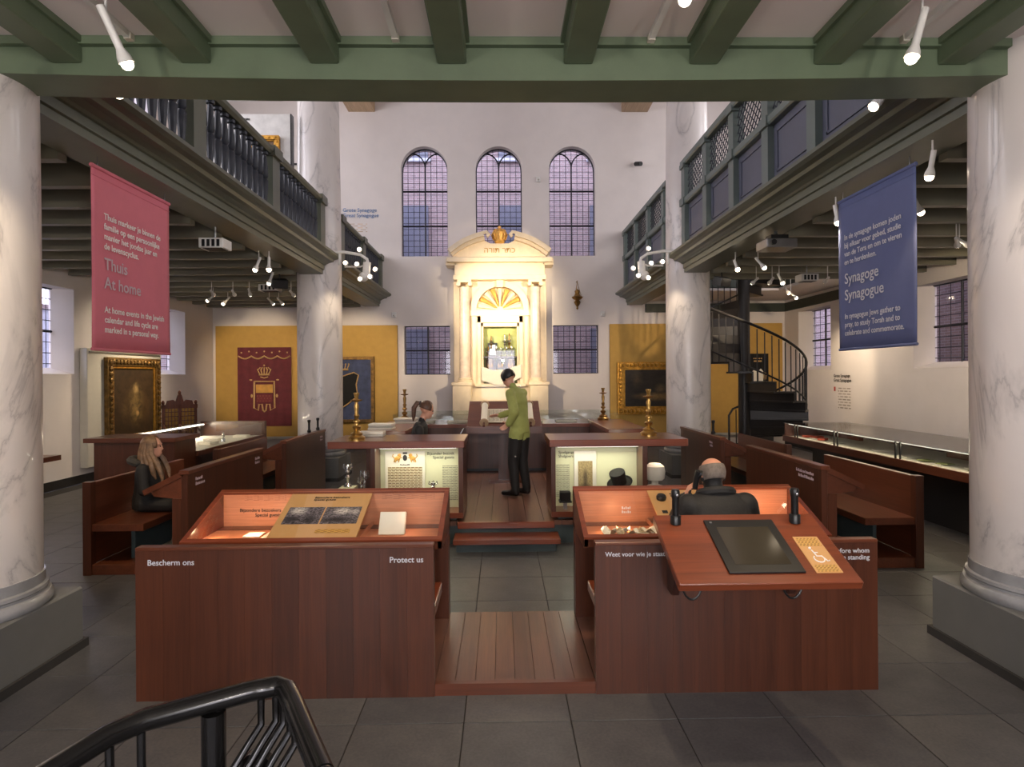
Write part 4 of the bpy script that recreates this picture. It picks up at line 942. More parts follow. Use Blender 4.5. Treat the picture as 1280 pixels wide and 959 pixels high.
for s in (-1, 1):
    a, b = sorted((s * .76, s * 1.24)); A('pedestal', a, b, 15.45, 15.98, .1, 1.66); A('pedestal_cap', a - .03, b + .03, 15.42, 15.98, 1.66, 1.74)
    cx = X0 + s * .92
    MB().lathe([(.19, 1.74), (.19, 1.78), (.165, 1.8), (.17, 1.84), (.15, 1.86)], (cx, 15.62, 0), 20).build('column_base', M['ark'], ak, smooth=True)
    MB().lathe([(.145, 1.85), (.145, 2.8), (.125, 4.22)], (cx, 15.62, 0), 20).build('column_shaft', M['arkcol'], ak, smooth=True)
    mb = MB().box(cx - .18, cx + .18, 15.45, 15.8, 4.33, 4.4)
    for e in (-1, 1): mb.tube([(cx + e * .15, 15.44, 4.29), (cx + e * .15, 15.78, 4.29)], .055, 10)
    mb.build('capital', M['ark'], ak, smooth=True)
    a, b = sorted((s * 1.06, s * 1.22)); A('pilaster', a, b, 15.76, 15.88, 1.74, 4.4)
    a, b = sorted((s * .56, s * .78)); A('inner_pier', a, b, 15.74, 15.98, 1.62, 3.62)
    a, b = sorted((s * 1.12, s * 1.4)); A('scroll_bracket', a, b, 15.5, 15.98, 4.78, 4.95)
A('architrave', -1.2, 1.2, 15.46, 15.99, 4.4, 4.52); A('frieze', -1.17, 1.17, 15.5, 15.99, 4.52, 4.84); A('cornice', -1.36, 1.36, 15.36, 15.99, 4.84, 4.96)
# arch with the shell
mb = MB(); prof = disc_poly(X0, 3.64, .78, 0, math.pi, 24)
ring = prof + [(x, z) for x, z in reversed(disc_poly(X0, 3.64, .62, 0, math.pi, 24))]
for k in range(24):
    a, b = k, k + 1
    q = [prof[a], prof[b], disc_poly(X0, 3.64, .62, 0, math.pi, 24)[b], disc_poly(X0, 3.64, .62, 0, math.pi, 24)[a]]
    mb.prism(q, 'y', 15.72, 15.98)
mb.build('arch_ring', M['ark'], ak)
for s in (-1, 1):
    pr = [(X0 + s * .9, 3.64), (X0 + s * .9, 4.42), (X0, 4.42)] + [(X0 + s * .78 * math.sin(t), 3.64 + .78 * math.cos(t)) for t in [math.pi / 2 * k / 12 for k in range(13)]]
    MB().prism(pr, 'y', 15.8, 15.98).build('spandrel', M['ark'], ak)
MB().prism(disc_poly(X0, 3.64, .62, 0, math.pi, 20), 'y', 15.93, 15.98).build('shell_back', M['ark'], ak)
for k in range(9):
    t = R(12 + 156 * k / 8); c, s_ = math.cos(t), math.sin(t)
    MB().tube([(X0 + .1 * c, 15.9, 3.66 + .1 * s_), (X0 + .35 * c, 15.86, 3.66 + .35 * s_), (X0 + .58 * c, 15.9, 3.66 + .56 * s_)], [.015, .045, .075], 8).build('shell_rib', M['arkgold'] if k % 2 else M['ark'], ak, smooth=True)
A('lintel', -.8, .8, 15.68, 15.98, 3.48, 3.64); A('keystone', -.09, .09, 15.6, 15.9, 4.22, 4.42)
# segmental broken pediment
for s in (-1, 1):
    Rr, cz = 2.05, 3.62
    t0, t1 = math.asin(1.34 / Rr), math.asin(.42 / Rr)
    ts = [t0 + (t1 - t0) * k / 12 for k in range(13)]
    for nm, ro, ri, ya in (('pediment_moulding', Rr, Rr - .12, 15.36), ('pediment_fascia', Rr - .12, Rr - .2, 15.46)):
        mb = MB()
        for a, b in zip(ts[:-1], ts[1:]): mb.prism([(X0 + s * r * math.sin(t), cz + r * math.cos(t)) for r, t in ((ro, a), (ro, b), (ri, b), (ri, a))], 'y', ya, 15.99)
        mb.build(nm, M['ark'], ak)
    prof = [(X0 + s * (Rr - .2) * math.sin(t), max(4.96, cz + (Rr - .2) * math.cos(t))) for t in ts]
    MB().prism([(X0, 4.96), (X0 + s * 1.3, 4.96)] + prof + [(X0 + s * .24, 5.36), (X0, 5.36)], 'y', 15.6, 15.99).build('tympanum', M['ark'], ak)
    MB().tube([(X0 + s * .42, 15.42, 5.6), (X0 + s * .34, 15.42, 5.62), (X0 + s * .28, 15.42, 5.55), (X0 + s * .33, 15.42, 5.5)], .05, 8).build('pediment_scroll', M['ark'], ak, smooth=True)
cw = MB().lathe([(.1, 5.36), (.14, 5.4), (.13, 5.45), (.17, 5.55), (.18, 5.64), (.12, 5.72), (.04, 5.76), (.05, 5.8), (0, 5.83)], (X0, 15.62, 0), 16).build('gilded_crown', M['arkgold'], ak, smooth=True)
for k in range(8):
    t = k * math.pi / 4; MB().tube([(X0 + .15 * math.cos(t), 15.62 + .15 * math.sin(t), 5.45), (X0 + .2 * math.cos(t), 15.62 + .2 * math.sin(t), 5.58), (X0 + .13 * math.cos(t), 15.62 + .13 * math.sin(t), 5.72)], .022, 6).build('crown_hoop', M['arkgold'], cw, smooth=True)
text('הרות רתכ', .2, (X0, 15.59, 5.12), M['gold_ink'], ak, align='CENTER'); 
for z, n in ((4.62, 40), (4.74, 34)):
    pass
M['hebrew_frieze'] = print_mat('carved_inscription', srgb(232, 214, 186), srgb(204, 168, 112), 2, 16, 'xz', .5)
MB().add([(X0 - 1.0, 15.497, 4.58), (X0 + 1.0, 15.497, 4.58), (X0 + 1.0, 15.497, 4.8), (X0 - 1.0, 15.497, 4.8)], [(0, 1, 2, 3)]).build('inscription', M['hebrew_frieze'], ak)
# niche with green lining
A('niche_jamb', -.6, -.5, 15.66, 15.99, 1.62, 3.48); A('niche_jamb', .5, .6, 15.66, 15.99, 1.62, 3.48); A('niche_head', -.6, .6, 15.66, 15.99, 3.3, 3.48); A('niche_sill', -.66, .66, 15.6, 15.99, 1.62, 1.7)
for s in (-1, 1):
    a, b = sorted((s * .44, s * .5)); A('inner_frame', a, b, 15.72, 15.99, 1.7, 3.3)
A('inner_frame', -.5, .5, 15.72, 15.99, 3.2, 3.3)
A('niche_lining', -.5, .5, 15.985, 15.998, 1.7, 3.3, 'niche_green', bev=0)
gl = MB().add([(X0 - .44, 15.73, 1.7), (X0 + .44, 15.73, 1.7), (X0 + .44, 15.73, 3.2), (X0 - .44, 15.73, 3.2)], [(0, 1, 2, 3)]).build('niche_glass', M['glass'], ak)
A('niche_shelf', -.44, .44, 15.76, 15.98, 2.38, 2.42, 'darkwood', bev=0); A('niche_step', -.44, .44, 15.82, 15.98, 2.6, 2.63, 'glass', bev=0)
bulb('niche_lamp', (X0, 15.76, 3.24), 3.5, (1.0, .95, .7), .04)
for k, (dx, z, h) in enumerate(((-.24, 2.63, .36), (-.1, 2.42, .3), (.12, 2.63, .4), (.24, 2.63, .42), (.02, 2.42, .26), (.3, 2.42, .3), (-.32, 2.42, .28), (.17, 2.42, .28))):
    o = thing('torah_finial', 'slender silver finial standing in the green lined niche', 'finial', (X0 + dx, 15.87, z), 'silver finials in the ark')
    MB().lathe([(.04, 0), (.02, .03), (.016, h * .2), (.045, h * .3), (.02, h * .4), (.035, h * .55), (.015, h * .65), (.025, h * .8), (0, h)], (X0 + dx, 15.87, z), 10).build('stem', M['silver' if k % 3 else 'oldbrass'], o, smooth=True)
    MB().lathe([(.05, h * .42), (.06, h * .5), (.05, h * .52)], (X0 + dx, 15.87, z), 8).build('crown', M['silver'], o, smooth=True)
for dx, lab in ((-.27, 'dark velvet scroll mantle with silver crown beside the shield'), (.27, 'dark velvet scroll mantle under the taller finials'), (0, 'dark mantle with gold and copper breastplate')):
    o = thing('scroll_mantle', lab, 'scroll mantle', (X0 + dx, 15.86, 1.9))
    MB().lathe([(.12, 0), (.125, .3), (.11, .42), (.06, .46), (0, .47)], (X0 + dx, 15.86, 1.92), 14).build('mantle', M['darkwood' if dx else 'felt'], o, smooth=True)
    MB().ball((X0 + dx, 15.75, 2.17), (.07, .012, .09), 10, 8).build('shield', M['oldbrass'], o, smooth=True)
    bx('stand', X0 + dx - .08, X0 + dx + .08, 15.8, 15.92, 1.7, 1.93, M['black'], o)
tf = thing('silver_case', 'black framed silver case behind the finials', 'case', (X0 - .2, 15.93, 2.63)); bx('frame', X0 - .33, X0 - .08, 15.92, 15.97, 2.42, 2.78, M['black'], tf); bx('silver_plate', X0 - .28, X0 - .13, 15.915, 15.92, 2.47, 2.73, M['silver'], tf)
o = MB().grid(lambda u, v: (X0 - .5 + 1.06 * u, 15.62 - .05 * math.sin(3.1 * u), 2.14 - .42 * v * (1 - .3 * abs(u - .5)) - .12 * math.sin(math.pi * u) + .012 * math.sin(18 * u + 5 * v) + .08 * u), 24, 8).build('white_cloth', M['cap_white'], None, smooth=True, base=(X0, 15.65, 1.7))
o.modifiers.new('thick', 'SOLIDIFY').thickness = .006; tag(o, 'white cloth hung in a swag across the foot of the niche', 'cloth')

# hanging lamp
nl = thing('hanging_lamp', 'small brass oil lamp hanging by chains on the white wall', 'lamp', (2.02, 15.8, 3.7))
for a in range(3): MB().tube([(2.02, 15.8, 4.38), (2.02 + .11 * math.cos(a * 2.1), 15.8 + .11 * math.sin(a * 2.1), 3.98)], .006, 5).build('chain', M['oldbrass'], nl)
MB().lathe([(0, -.3), (.03, -.27), (.02, -.22), (.06, -.16), (.09, -.1), (.05, -.05), (.13, 0), (.15, .04), (.1, .06), (.06, .12), (.07, .2), (.03, .24), (0, .25)], (2.02, 15.8, 3.94), 16).build('bowl', M['oldbrass'], nl, smooth=True)
MB().tube([(2.02, 15.99, 4.4), (2.02, 15.78, 4.4)], .012, 6).build('hook', M['oldbrass'], nl)
def wall_box(x, z, label, cat='sensor', m='white_metal'):
    o = thing('wall_sensor', label, cat, (x, 15.95, z)); bx('body', x - .06, x + .06, 15.93, 15.99, z - .07, z + .07, M[m], o, .01); MB().ball((x, 15.92, z - .02), .025, 8, 6).build('lens', M['black' if m != 'white_metal' else 'greyboard'], o)
wall_box(1.02, 7.15, 'small white detector on the wall between the arched windows'); wall_box(-2.85, 3.55, 'small white detector above the mustard panel beside the blue curtain'); wall_box(2.72, 3.55, 'small white detector above the mustard panel with landscape painting')
scm = thing('security_camera', 'small black security camera on the white wall beside the arched windows', 'camera', (3.6, 15.9, 7.5)); MB().tube([(3.6, 15.99, 7.58), (3.66, 15.85, 7.58)], .02, 6).build('arm', M['white_metal'], scm); MB().tube([(3.62, 15.9, 7.54), (3.72, 15.72, 7.48)], .06, 10).build('housing', M['black'], scm)
wt = text('Grote Synagoge\nGreat Synagogue', .14, (-4.2, 15.985, 6.3), M['blue_ink'], None); wt.name = 'wall_text'; tag(wt, 'blue wall text Great Synagogue beside the marble column', 'wall text')
o = thing('wall_caption', 'small printed caption block below the blue wall text', 'wall text', (-3.9, 15.99, 5.7)); M['cap1'] = print_mat('wall_caption_print', srgb(226, 218, 214), srgb(186, 164, 140), 5, 3, 'xz', .6)
MB().add([(-4.2, 15.992, 5.75), (-3.55, 15.992, 5.75), (-3.55, 15.992, 6.0), (-4.2, 15.992, 6.0)], [(0, 1, 2, 3)]).build('print', M['cap1'], o)
for x in (-3.85, -3.72): MB().tube([(x, 15.985, 5.62), (x, 15.995, 5.62)], .04, 12).build('dot', M['dark_ink'], o)

# ------------------------------------------------------------ wall panels, hangings and paintings
def board(nm, label, x0, x1, z0, z1):
    o = thing(nm, label, 'wall panel', ((x0 + x1) / 2, 15.95, z0)); n = 1
    bx('board', x0, x1, 15.92, 15.99, z0, z1, M['mustard'], o, .004); bx('plinth_strip', x0, x1, 15.86, 15.99, z0 - .06, z0, M['greyboard'], o)
board('mustard_panel', 'mustard yellow panel behind the red and blue hangings', -7.55, -2.76, .34, 3.27); board('mustard_panel', 'mustard yellow panel behind the dark landscape painting', 2.9, 7.55, .34, 3.27)
def curtain(nm, label, x0, x1, z0, z1, mat, y=15.88):
    o = thing(nm, label, 'hanging', ((x0 + x1) / 2, y, z0))
    MB().grid(lambda u, v: (x0 + (x1 - x0) * u, y + .006 * math.sin(u * 40), z0 + (z1 - z0) * v), 60, 2).build('cloth', mat, o, smooth=True)
    bx('backing', x0 + .01, x1 - .01, y + .01, 15.919, z0 + .01, z1 - .01, M['black'], o)
    return o
M['wine'] = pm('wine_velvet', srgb(104, 40, 46), .8, var=.2, scale=5); M['bluevelvet'] = pm('blue_velvet', srgb(62, 72, 104), .75, var=.3, scale=6); M['embroid'] = pm('pale_gold_embroidery', srgb(206, 170, 112), .5, .3, var=.2, scale=40)
rc = curtain('red_hanging', 'wine red velvet hanging with crowned gold shield', -6.96, -5.55, .62, 2.7, M['wine'])
cx = -6.255; yy = 15.86
MB().tube([(-6.93 + 1.36 * k / 40, yy, 2.44 - .07 * abs(math.sin(math.pi * 4 * k / 40 * 1.0)) + .03) for k in range(41)], .02, 6).build('scalloped_fringe', M['embroid'], rc, smooth=True)
MB().tube([(cx - .26, yy, 1.8), (cx + .26, yy, 1.8), (cx + .27, yy, 1.1), (cx + .16, yy, 1.04), (cx + .14, yy, 1.2), (cx + .06, yy, 1.2), (cx + .04, yy, 1.04), (cx, yy, 1.0), (cx - .04, yy, 1.04), (cx - .06, yy, 1.2), (cx - .14, yy, 1.2), (cx - .16, yy, 1.04), (cx - .27, yy, 1.1), (cx - .26, yy, 1.8)], .022, 6).build('shield_outline', M['embroid'], rc)
bx('shield_plaque', cx - .22, cx + .22, yy - .005, yy + .01, 1.5, 1.72, M['arkgold'], rc)
M['plaque_print'] = print_mat('embroidered_letters', srgb(120, 44, 46), srgb(196, 150, 84), 3, 5, 'xz', .6)
MB().add([(cx - .2, yy, 1.25), (cx + .2, yy, 1.25), (cx + .2, yy, 1.45), (cx - .2, yy, 1.45)], [(0, 1, 2, 3)]).build('embroidered_lines', M['plaque_print'], rc)
mb = MB().tube([(cx - .13, yy, 1.98), (cx + .13, yy, 1.98)], .026, 6).tube([(cx - .1, yy, 1.92), (cx, yy, 1.89), (cx + .1, yy, 1.92)], .014, 6)
for k in range(-2, 3): mb.tube([(cx + k * .055, yy, 1.98), (cx + k * .085, yy, 2.1), (cx + k * .05, yy, 2.17)], .015, 6).ball((cx + k * .085, yy, 2.11), .02, 8, 6)
mb.ball((cx, yy, 2.22), .026, 8, 6)
mb.build('crown', M['embroid'], rc)
for k in range(7): MB().ball((-6.85 + .2 * k, yy, 2.56 + .03 * (k % 2)), (.022, .008, .022), 8, 6).build('flower', M['embroid'], rc)
for s in (-1, 1): MB().ball((cx + s * .33, yy, 1.42), (.03, .01, .05), 8, 6).ball((cx + s * .35, yy, 1.84), (.04, .01, .02), 8, 6).build('scroll', M['embroid'], rc)
bc_ = curtain('blue_hanging', 'blue velvet hanging in a gilt frame behind the column', -4.95, -3.45, .78, 2.38, M['bluevelvet'])
for (a, b, c, d) in ((-5.03, -3.37, 2.36, 2.44), (-5.03, -3.37, .7, .78), (-5.03, -4.95, .78, 2.36), (-3.45, -3.37, .78, 2.36)): bx('frame', a, b, 15.84, 15.92, c, d, M['giltdark'], bc_)
cx = -4.2
MB().prism([(cx - .42, 1.95), (cx - .3, 2.02), (cx, 1.92), (cx + .3, 2.02), (cx + .42, 1.95), (cx + .36, 1.7), (cx + .4, 1.4), (cx + .15, 1.2), (cx, 1.1), (cx - .15, 1.2), (cx - .4, 1.4), (cx - .36, 1.7)], 'y', 15.855, 15.87).build('shield', M['felt'], bc_)
MB().tube([(cx + x, 15.85, z) for x, z in ((-.42, 1.95), (-.3, 2.02), (0, 1.92), (.3, 2.02), (.42, 1.95), (.36, 1.7), (.4, 1.4), (.15, 1.2), (0, 1.1), (-.15, 1.2), (-.4, 1.4), (-.36, 1.7), (-.42, 1.95))], .018, 6).build('shield_outline', M['embroid'], bc_)
mb = MB().tube([(cx - .15, 15.85, 2.1), (cx + .15, 15.85, 2.1)], .03, 6)
for k in range(-2, 3): mb.tube([(cx + k * .06, 15.85, 2.1), (cx + k * .085, 15.85, 2.22)], .014, 6).ball((cx + k * .085, 15.85, 2.24), .022, 8, 6)
mb.build('crown', M['embroid'], bc_)
tc_ = curtain('black_hanging', 'small black hanging with two tablets behind the spiral stair', 6.55, 7.15, 1.35, 2.45, M['felt'])
for s in (-1, 1): MB().prism([(6.85 + s * .02, 1.72), (6.85 + s * .14, 1.72), (6.85 + s * .14, 1.98), (6.85 + s * .08, 2.05), (6.85 + s * .02, 1.98)], 'y', 15.85, 15.865).build('tablet', M['paper'], tc_)
mb = MB().tube([(6.75, 15.86, 2.25), (6.95, 15.86, 2.25)], .025, 6)
for k in range(-2, 3): mb.ball((6.85 + k * .05, 15.86, 2.32), .02, 6, 5)
for s in (-1, 1): mb.ball((6.85 + s * .19, 15.86, 1.85), (.04, .01, .12), 8, 6)
mb.build('crown', M['embroid'], tc_); MB().tube([(6.55, 15.86, 1.36), (7.15, 15.86, 1.36)], .02, 6).build('fringe', M['embroid'], tc_)
def painting(nm, label, P, w_, h_, fw, mat, fm, parts_y=.1):
    """P maps (u across, v up, d out) to world"""
    o = thing(nm, label, 'painting', P(w_ / 2, 0, 0))
    def bar(u0, u1, v0, v1, d0, d1, m, n): 
        return MB().hexa([P(u0, v0, d0), P(u1, v0, d0), P(u1, v1, d0), P(u0, v1, d0), P(u0, v0, d1), P(u1, v0, d1), P(u1, v1, d1), P(u0, v1, d1)]).build(n, m, o, bev=.006)
    bar(fw * .8, w_ - fw * .8, fw * .8, h_ - fw * .8, .01, .03, mat, 'canvas')
    for (u0, u1, v0, v1) in ((0, w_, 0, fw), (0, w_, h_ - fw, h_), (0, fw, fw, h_ - fw), (w_ - fw, w_, fw, h_ - fw)):
        bar(u0, u1, v0, v1, 0, .08, fm, 'frame')
    for (u0, u1, v0, v1) in ((fw, w_ - fw, fw, fw * 1.25), (fw, w_ - fw, h_ - fw * 1.25, h_ - fw), (fw, fw * 1.25, fw, h_ - fw), (w_ - fw * 1.25, w_ - fw, fw, h_ - fw)):
        bar(u0, u1, v0, v1, .02, .06, M['gold'], 'frame_slip')
    mb = MB(); n = int(2 * (w_ + h_) / .11)
    for k in range(n):
        t = k / n * 2 * (w_ + h_)
        if t < w_: u, v = t, fw / 2
        elif t < w_ + h_: u, v = w_ - fw / 2, t - w_
        elif t < 2 * w_ + h_: u, v = t - w_ - h_, h_ - fw / 2
        else: u, v = fw / 2, t - 2 * w_ - h_
        mb.ball(P(min(max(u, fw / 2), w_ - fw / 2), min(max(v, fw / 2), h_ - fw / 2), .08), fw * .32, 6, 4)
    mb.build('carved_ornament', fm, o, smooth=True)
    return o
gbd = thing('grey_board', 'pale grey wall board behind the gilt painting of robed figures', 'wall panel', (-7.6, 12.2, .3)); bx('board', -7.64, -7.5, 10.95, 13.3, .28, 2.46, M['greyboard'], gbd, .01); bx('hanging_rail', -7.5, -7.48, 11.0, 13.25, 2.38, 2.41, M['steel'], gbd)
M['canvas_l'] = picture('robed_figures_oil', srgb(58, 44, 28), [(.55, .45, .2, .36, srgb(142, 116, 70), .9), (.55, .68, .08, .09, srgb(186, 156, 104), .8), (.3, .4, .12, .25, srgb(92, 72, 44), .9), (.78, .4, .12, .3, srgb(84, 62, 36), .9), (.58, .33, .05, .05, srgb(200, 160, 104), .6)], 9, .55, 'yz')
painting('robed_painting', 'dark oil painting of pale robed figures in a carved gilt frame', lambda u, v, d: (-7.5 + d, 11.4 + u, .57 + v), 1.75, 1.74, .17, M['canvas_l'], M['giltdark'])
M['canvas_r'] = picture('dark_landscape_oil', srgb(44, 36, 26), [(.45, .3, .35, .12, srgb(150, 118, 66), .9), (.5, .5, .08, .14, srgb(130, 108, 74), .9), (.2, .7, .1, .25, srgb(90, 74, 50), .9), (.8, .8, .3, .2, srgb(70, 64, 56), .9)], 8, .5, 'xz')
painting('landscape_painting', 'dark landscape oil painting in a wide gold frame', lambda u, v, d: (3.08 + u, 15.92 - d, .85 + v), 2.3, 1.4, .17, M['canvas_r'], M['gold'])
# carved double bench by the wall
cb = thing('carved_bench', 'carved walnut ceremonial double bench with latticed back', 'bench', (-6.5, 12.6, 0))
mt = Matrix.Translation((-6.62, 12.4, 0)) @ Matrix.Rotation(R(40), 4, 'Z') @ Matrix.Diagonal((.6, .9, 1, 1))
def CB(nm, mb, m='carved', sm=False): mb.xf(mt); return mb.build(nm, M[m], cb, smooth=sm)
for x in (-.5, 0, .5): CB('stile', MB().box(x - .035, x + .035, -.03, .03, 0, 1.36))
CB('top_rail', MB().prism([(-.55, 1.28), (.55, 1.28), (.55, 1.36), (.42, 1.36), (.38, 1.44), (.2, 1.46), (.12, 1.42), (.06, 1.55), (0, 1.6), (-.06, 1.55), (-.12, 1.42), (-.2, 1.46), (-.38, 1.44), (-.42, 1.36), (-.55, 1.36)], 'y', -.03, .03))
CB('finial', MB().ball((0, 0, 1.6), .05)); CB('finial', MB().ball((.5, 0, 1.4), .05)); CB('finial', MB().ball((-.5, 0, 1.4), .05))
CB('lower_rail', MB().box(-.5, .5, -.025, .025, .6, .68)); CB('back_cane', MB().box(-.47, .47, .005, .012, .68, 1.28), 'oldbrass')
for k in range(10): CB('lattice_bar', MB().box(-.45 + .1 * k - .008, -.45 + .1 * k + .008, -.02, .0, .68, 1.28))
for k in range(6): CB('lattice_bar', MB().box(-.47, .47, -.02, .0, .76 + .09 * k - .008, .76 + .09 * k + .008))
CB('seat', MB().box(-.55, .55, -.55, .03, .42, .5))
for x in (-.5, 0, .5): CB('armrest', MB().tube([(x, 0, .95), (x, -.3, .84), (x, -.6, .82)], .03, 8), sm=True); CB('leg', MB().box(x - .035, x + .035, -.55, -.48, 0, .82))

MARK.append(len(col.objects))
# ------------------------------------------------------------ banners
def banner(s, nm, label, mat, blocks, cat='banner'):
    X = s * 3.48; ya, yb, z0, z1 = 5.04, 6.21, 2.15, 3.7
    o = thing(nm, label, cat, (X, (ya + yb) / 2, z0))
    cl_ = MB().grid(lambda u, v: (X + .008 * math.sin(u * 9 + v * 2) * (1 - v), ya + (yb - ya) * u, z0 + (z1 - z0) * v), 24, 10).build('cloth', mat, o, smooth=True)
    cl_.modifiers.new('thick', 'SOLIDIFY').thickness = .003
    MB().tube([(X, ya, z1 - .01), (X, yb, z1 - .01)], .018, 8).build('top_rod', mat, o); MB().tube([(X, ya, z0), (X, yb, z0)], .014, 8).build('bottom_rod', mat, o)
    bx('hem', X - .006, X + .006, ya, yb, z1 - .09, z1 - .085, mat, o)
    for y in (ya + .08, yb - .08): MB().tube([(X, y, z1), (X, y, 3.78)], .004, 5).build('hanging_wire', M['steel'], o)
    for (t, size, z, m, b) in blocks:
        text(t, size, (X - s * .014, (ya + .14) if s < 0 else (yb - .12), z), M[m], o, xdir=(0, -s, 0), bold=b, space=1.12)
banner(-1, 'pink_banner', 'pink hanging banner headed Thuis and At home', M['pink'], [('Thuis markeer je binnen de\nfamilie op een persoonlijke\nmanier het joodse jaar en\nde levenscyclus.', .076, 3.27, 'white_ink', .018), ('Thuis\nAt home', .145, 2.84, 'grey_ink', .012), ('At home events in the Jewish\ncalendar and life cycle are\nmarked in a personal way.', .076, 2.47, 'white_ink', .018)])
banner(1, 'blue_banner', 'blue hanging banner headed Synagoge and Synagogue', M['blue'], [('In de synagoge komen joden\nbij elkaar voor gebed, studie\nvan de Tora en om te vieren\nen te herdenken.', .076, 3.27, 'pale_ink', .012), ('Synagoge\nSynagogue', .15, 2.82, 'pale_ink', .006), ('In synagogue Jews gather to\npray, to study Torah and to\ncelebrate and commemorate.', .076, 2.46, 'pale_ink', .012)])
shift_since(MARK[1]); wt2 = text('Grote Synagoge\nGreat Synagogue', .1, (7.64, 13.62, 1.82), M['dark_ink'], None, xdir=(0, -1, 0), bold=.01); wt2.name = 'wall_text'; tag(wt2, 'dark wall text beside the narrow window near the spiral stair', 'wall text')
o = thing('wall_caption', 'small printed caption on the wall near the spiral stair', 'wall text', (7.64, 13.3, 1.2)); M['cap2'] = print_mat('wall_caption_print_b', srgb(226, 218, 214), srgb(150, 140, 132), 8, 3, 'yz', .6); M['reddot'] = pm('red_mark', srgb(200, 90, 80))
MB().add([(7.643, 13.45, 1.1), (7.643, 12.95, 1.1), (7.643, 12.95, 1.6), (7.643, 13.45, 1.6)], [(0, 1, 2, 3)]).build('print', M['cap2'], o); MB().add([(7.643, 13.62, 1.5), (7.643, 13.55, 1.5), (7.643, 13.55, 1.6), (7.643, 13.62, 1.6)], [(0, 1, 2, 3)]).build('red_mark', M['reddot'], o)

# ------------------------------------------------------------ spiral stair
SX, SY, SR = 5.15, 12.6, 1.22
ss = thing('spiral_stair', 'black iron spiral stair with curved handrail winding up to the gallery', 'staircase', (SX, SY, 0))
MB().lathe([(.12, 0), (.12, 5.1), (.14, 5.12), (.0, 5.2)], (SX, SY, 0), 20).build('pole', M['stairiron'], ss, smooth=True)
NT = 21; rise = 4.1 / NT; A0 = R(80); dA = R(-430 / NT)
def SP(a, r, z): return (SX + r * math.cos(a), SY + r * math.sin(a), z)
for k in range(NT):
    a, z = A0 + dA * k, rise * (k + 1); b = a + dA * 1.15
    arc = [a + (b - a) * j / 4 for j in range(5)]
    mb = MB(); pts = [SP(t, SR, 0) for t in arc] + [SP(b, .1, 0), SP(a, .1, 0)]
    mb.prism([(p[0], p[1]) for p in pts], 'z', z - .035, z)
    tr = mb.build('tread', M['stairiron'], ss)
    mb = MB(); mb.prism([SP(a, .12, 0)[:2], SP(a, SR, 0)[:2], SP(a + dA * .06, SR, 0)[:2], SP(a + dA * .06, .12, 0)[:2]], 'z', z - rise, z - .03); mb.build('riser', M['stairiron'], tr)
    for j in (0, 1, 2):
        t = a + dA * (.17 + .33 * j); zz = z + rise * (j * .33 - .33)
        MB().tube([SP(t, SR - .03, z - .02), SP(t, SR - .03, zz + .95)], .011, 6).build('baluster', M['stairiron'], ss)
hp = [SP(A0 + dA * (k / 3), SR - .03, rise * (k / 3 + .75) + .95) for k in range(NT * 3 + 1)]
MB().tube([SP(A0 - dA * .2, SR - .03, .02), SP(A0 - dA * .2, SR - .03, .95)] + hp, .026, 8).build('handrail', M['stairiron'], ss, smooth=True)
MB().tube([SP(A0 + dA * (k / 3), SR - .03, rise * (k / 3 + .75) + .1) for k in range(NT * 3 + 1)], .018, 6).build('stringer', M['stairiron'], ss, smooth=True)
gd = thing('stair_guard', 'dark iron landing rail at the top of the spiral stair', 'railing', (5.2, 11.3, 4.1))
MB().tube([(3.95, 11.25, 5.05), (6.45, 11.25, 5.05)], .025, 8).build('handrail', M['stairiron'], gd)
for k in range(16): MB().tube([(3.97 + .165 * k, 11.25, 4.1), (3.97 + .165 * k, 11.25, 5.05)], .01, 6).build('baluster', M['stairiron'], gd)

# ------------------------------------------------------------ foreground stair railing
rl = thing('stair_railing', 'glossy black iron handrail with wavy balusters at the stairwell', 'railing', (-.75, 1.6, 0))
path = [(-1.25, .9, .9), (-1.13, 1.25, .97), (-1.0, 1.52, 1.0), (-.94, 1.585, 1.005), (-.72, 1.71, 1.01), (-.655, 1.735, 1.01), (-.62, 1.72, 1.005), (-.58, 1.66, .995), (-.43, 1.42, .96)]
MB().tube(path, .029, 12).build('handrail', M['blackmetal'], rl, smooth=True)
MB().ball((-.425, 1.41, .955), .032, 10, 8).build('rail_end', M['blackmetal'], rl, smooth=True)
MB().ball((-.44, 1.43, .92), .014, 8, 6).build('bolt', M['steel'], rl, smooth=True)
def on_path(t):
    t = t * (len(path) - 1); i = min(int(t), len(path) - 2); a, b = Vector(path[i]), Vector(path[i + 1]); return a.lerp(b, t - i)
for t in (.26, .36, .46, .55, .62, .7, .8, .88, .95):
    p = on_path(t); d = Vector((-.06, -.1, 0)) if t > .5 else Vector((.02, .0, 0)); k_ = 1 if t > .5 else .15
    MB().tube([(p.x, p.y, p.z - .02), (p.x, p.y, p.z - .1), (p.x + d.x * k_, p.y + d.y * k_, p.z - .2), (p.x + d.x * k_ * 1.2, p.y + d.y * k_ * 1.2, p.z - .34), (p.x, p.y, p.z - .5), (p.x, p.y, .02)], .011, 8).build('baluster', M['blackmetal'], rl, smooth=True)
MB().tube([(-.8, 1.66, .98), (-.8, 1.66, 0)], .032, 10).build('newel', M['blackmetal'], rl, smooth=True)
MB().tube([tuple(Vector(p) - Vector((0, 0, .9))) for p in path[2:]], .016, 8).build('bottom_rail', M['blackmetal'], rl, smooth=True)
MB().tube([(-.7, 1.69, .8), (-.7, 1.72, .8)], .045, 12).build('rosette', M['blackmetal'], rl, smooth=True)


MARK.append(len(col.objects))
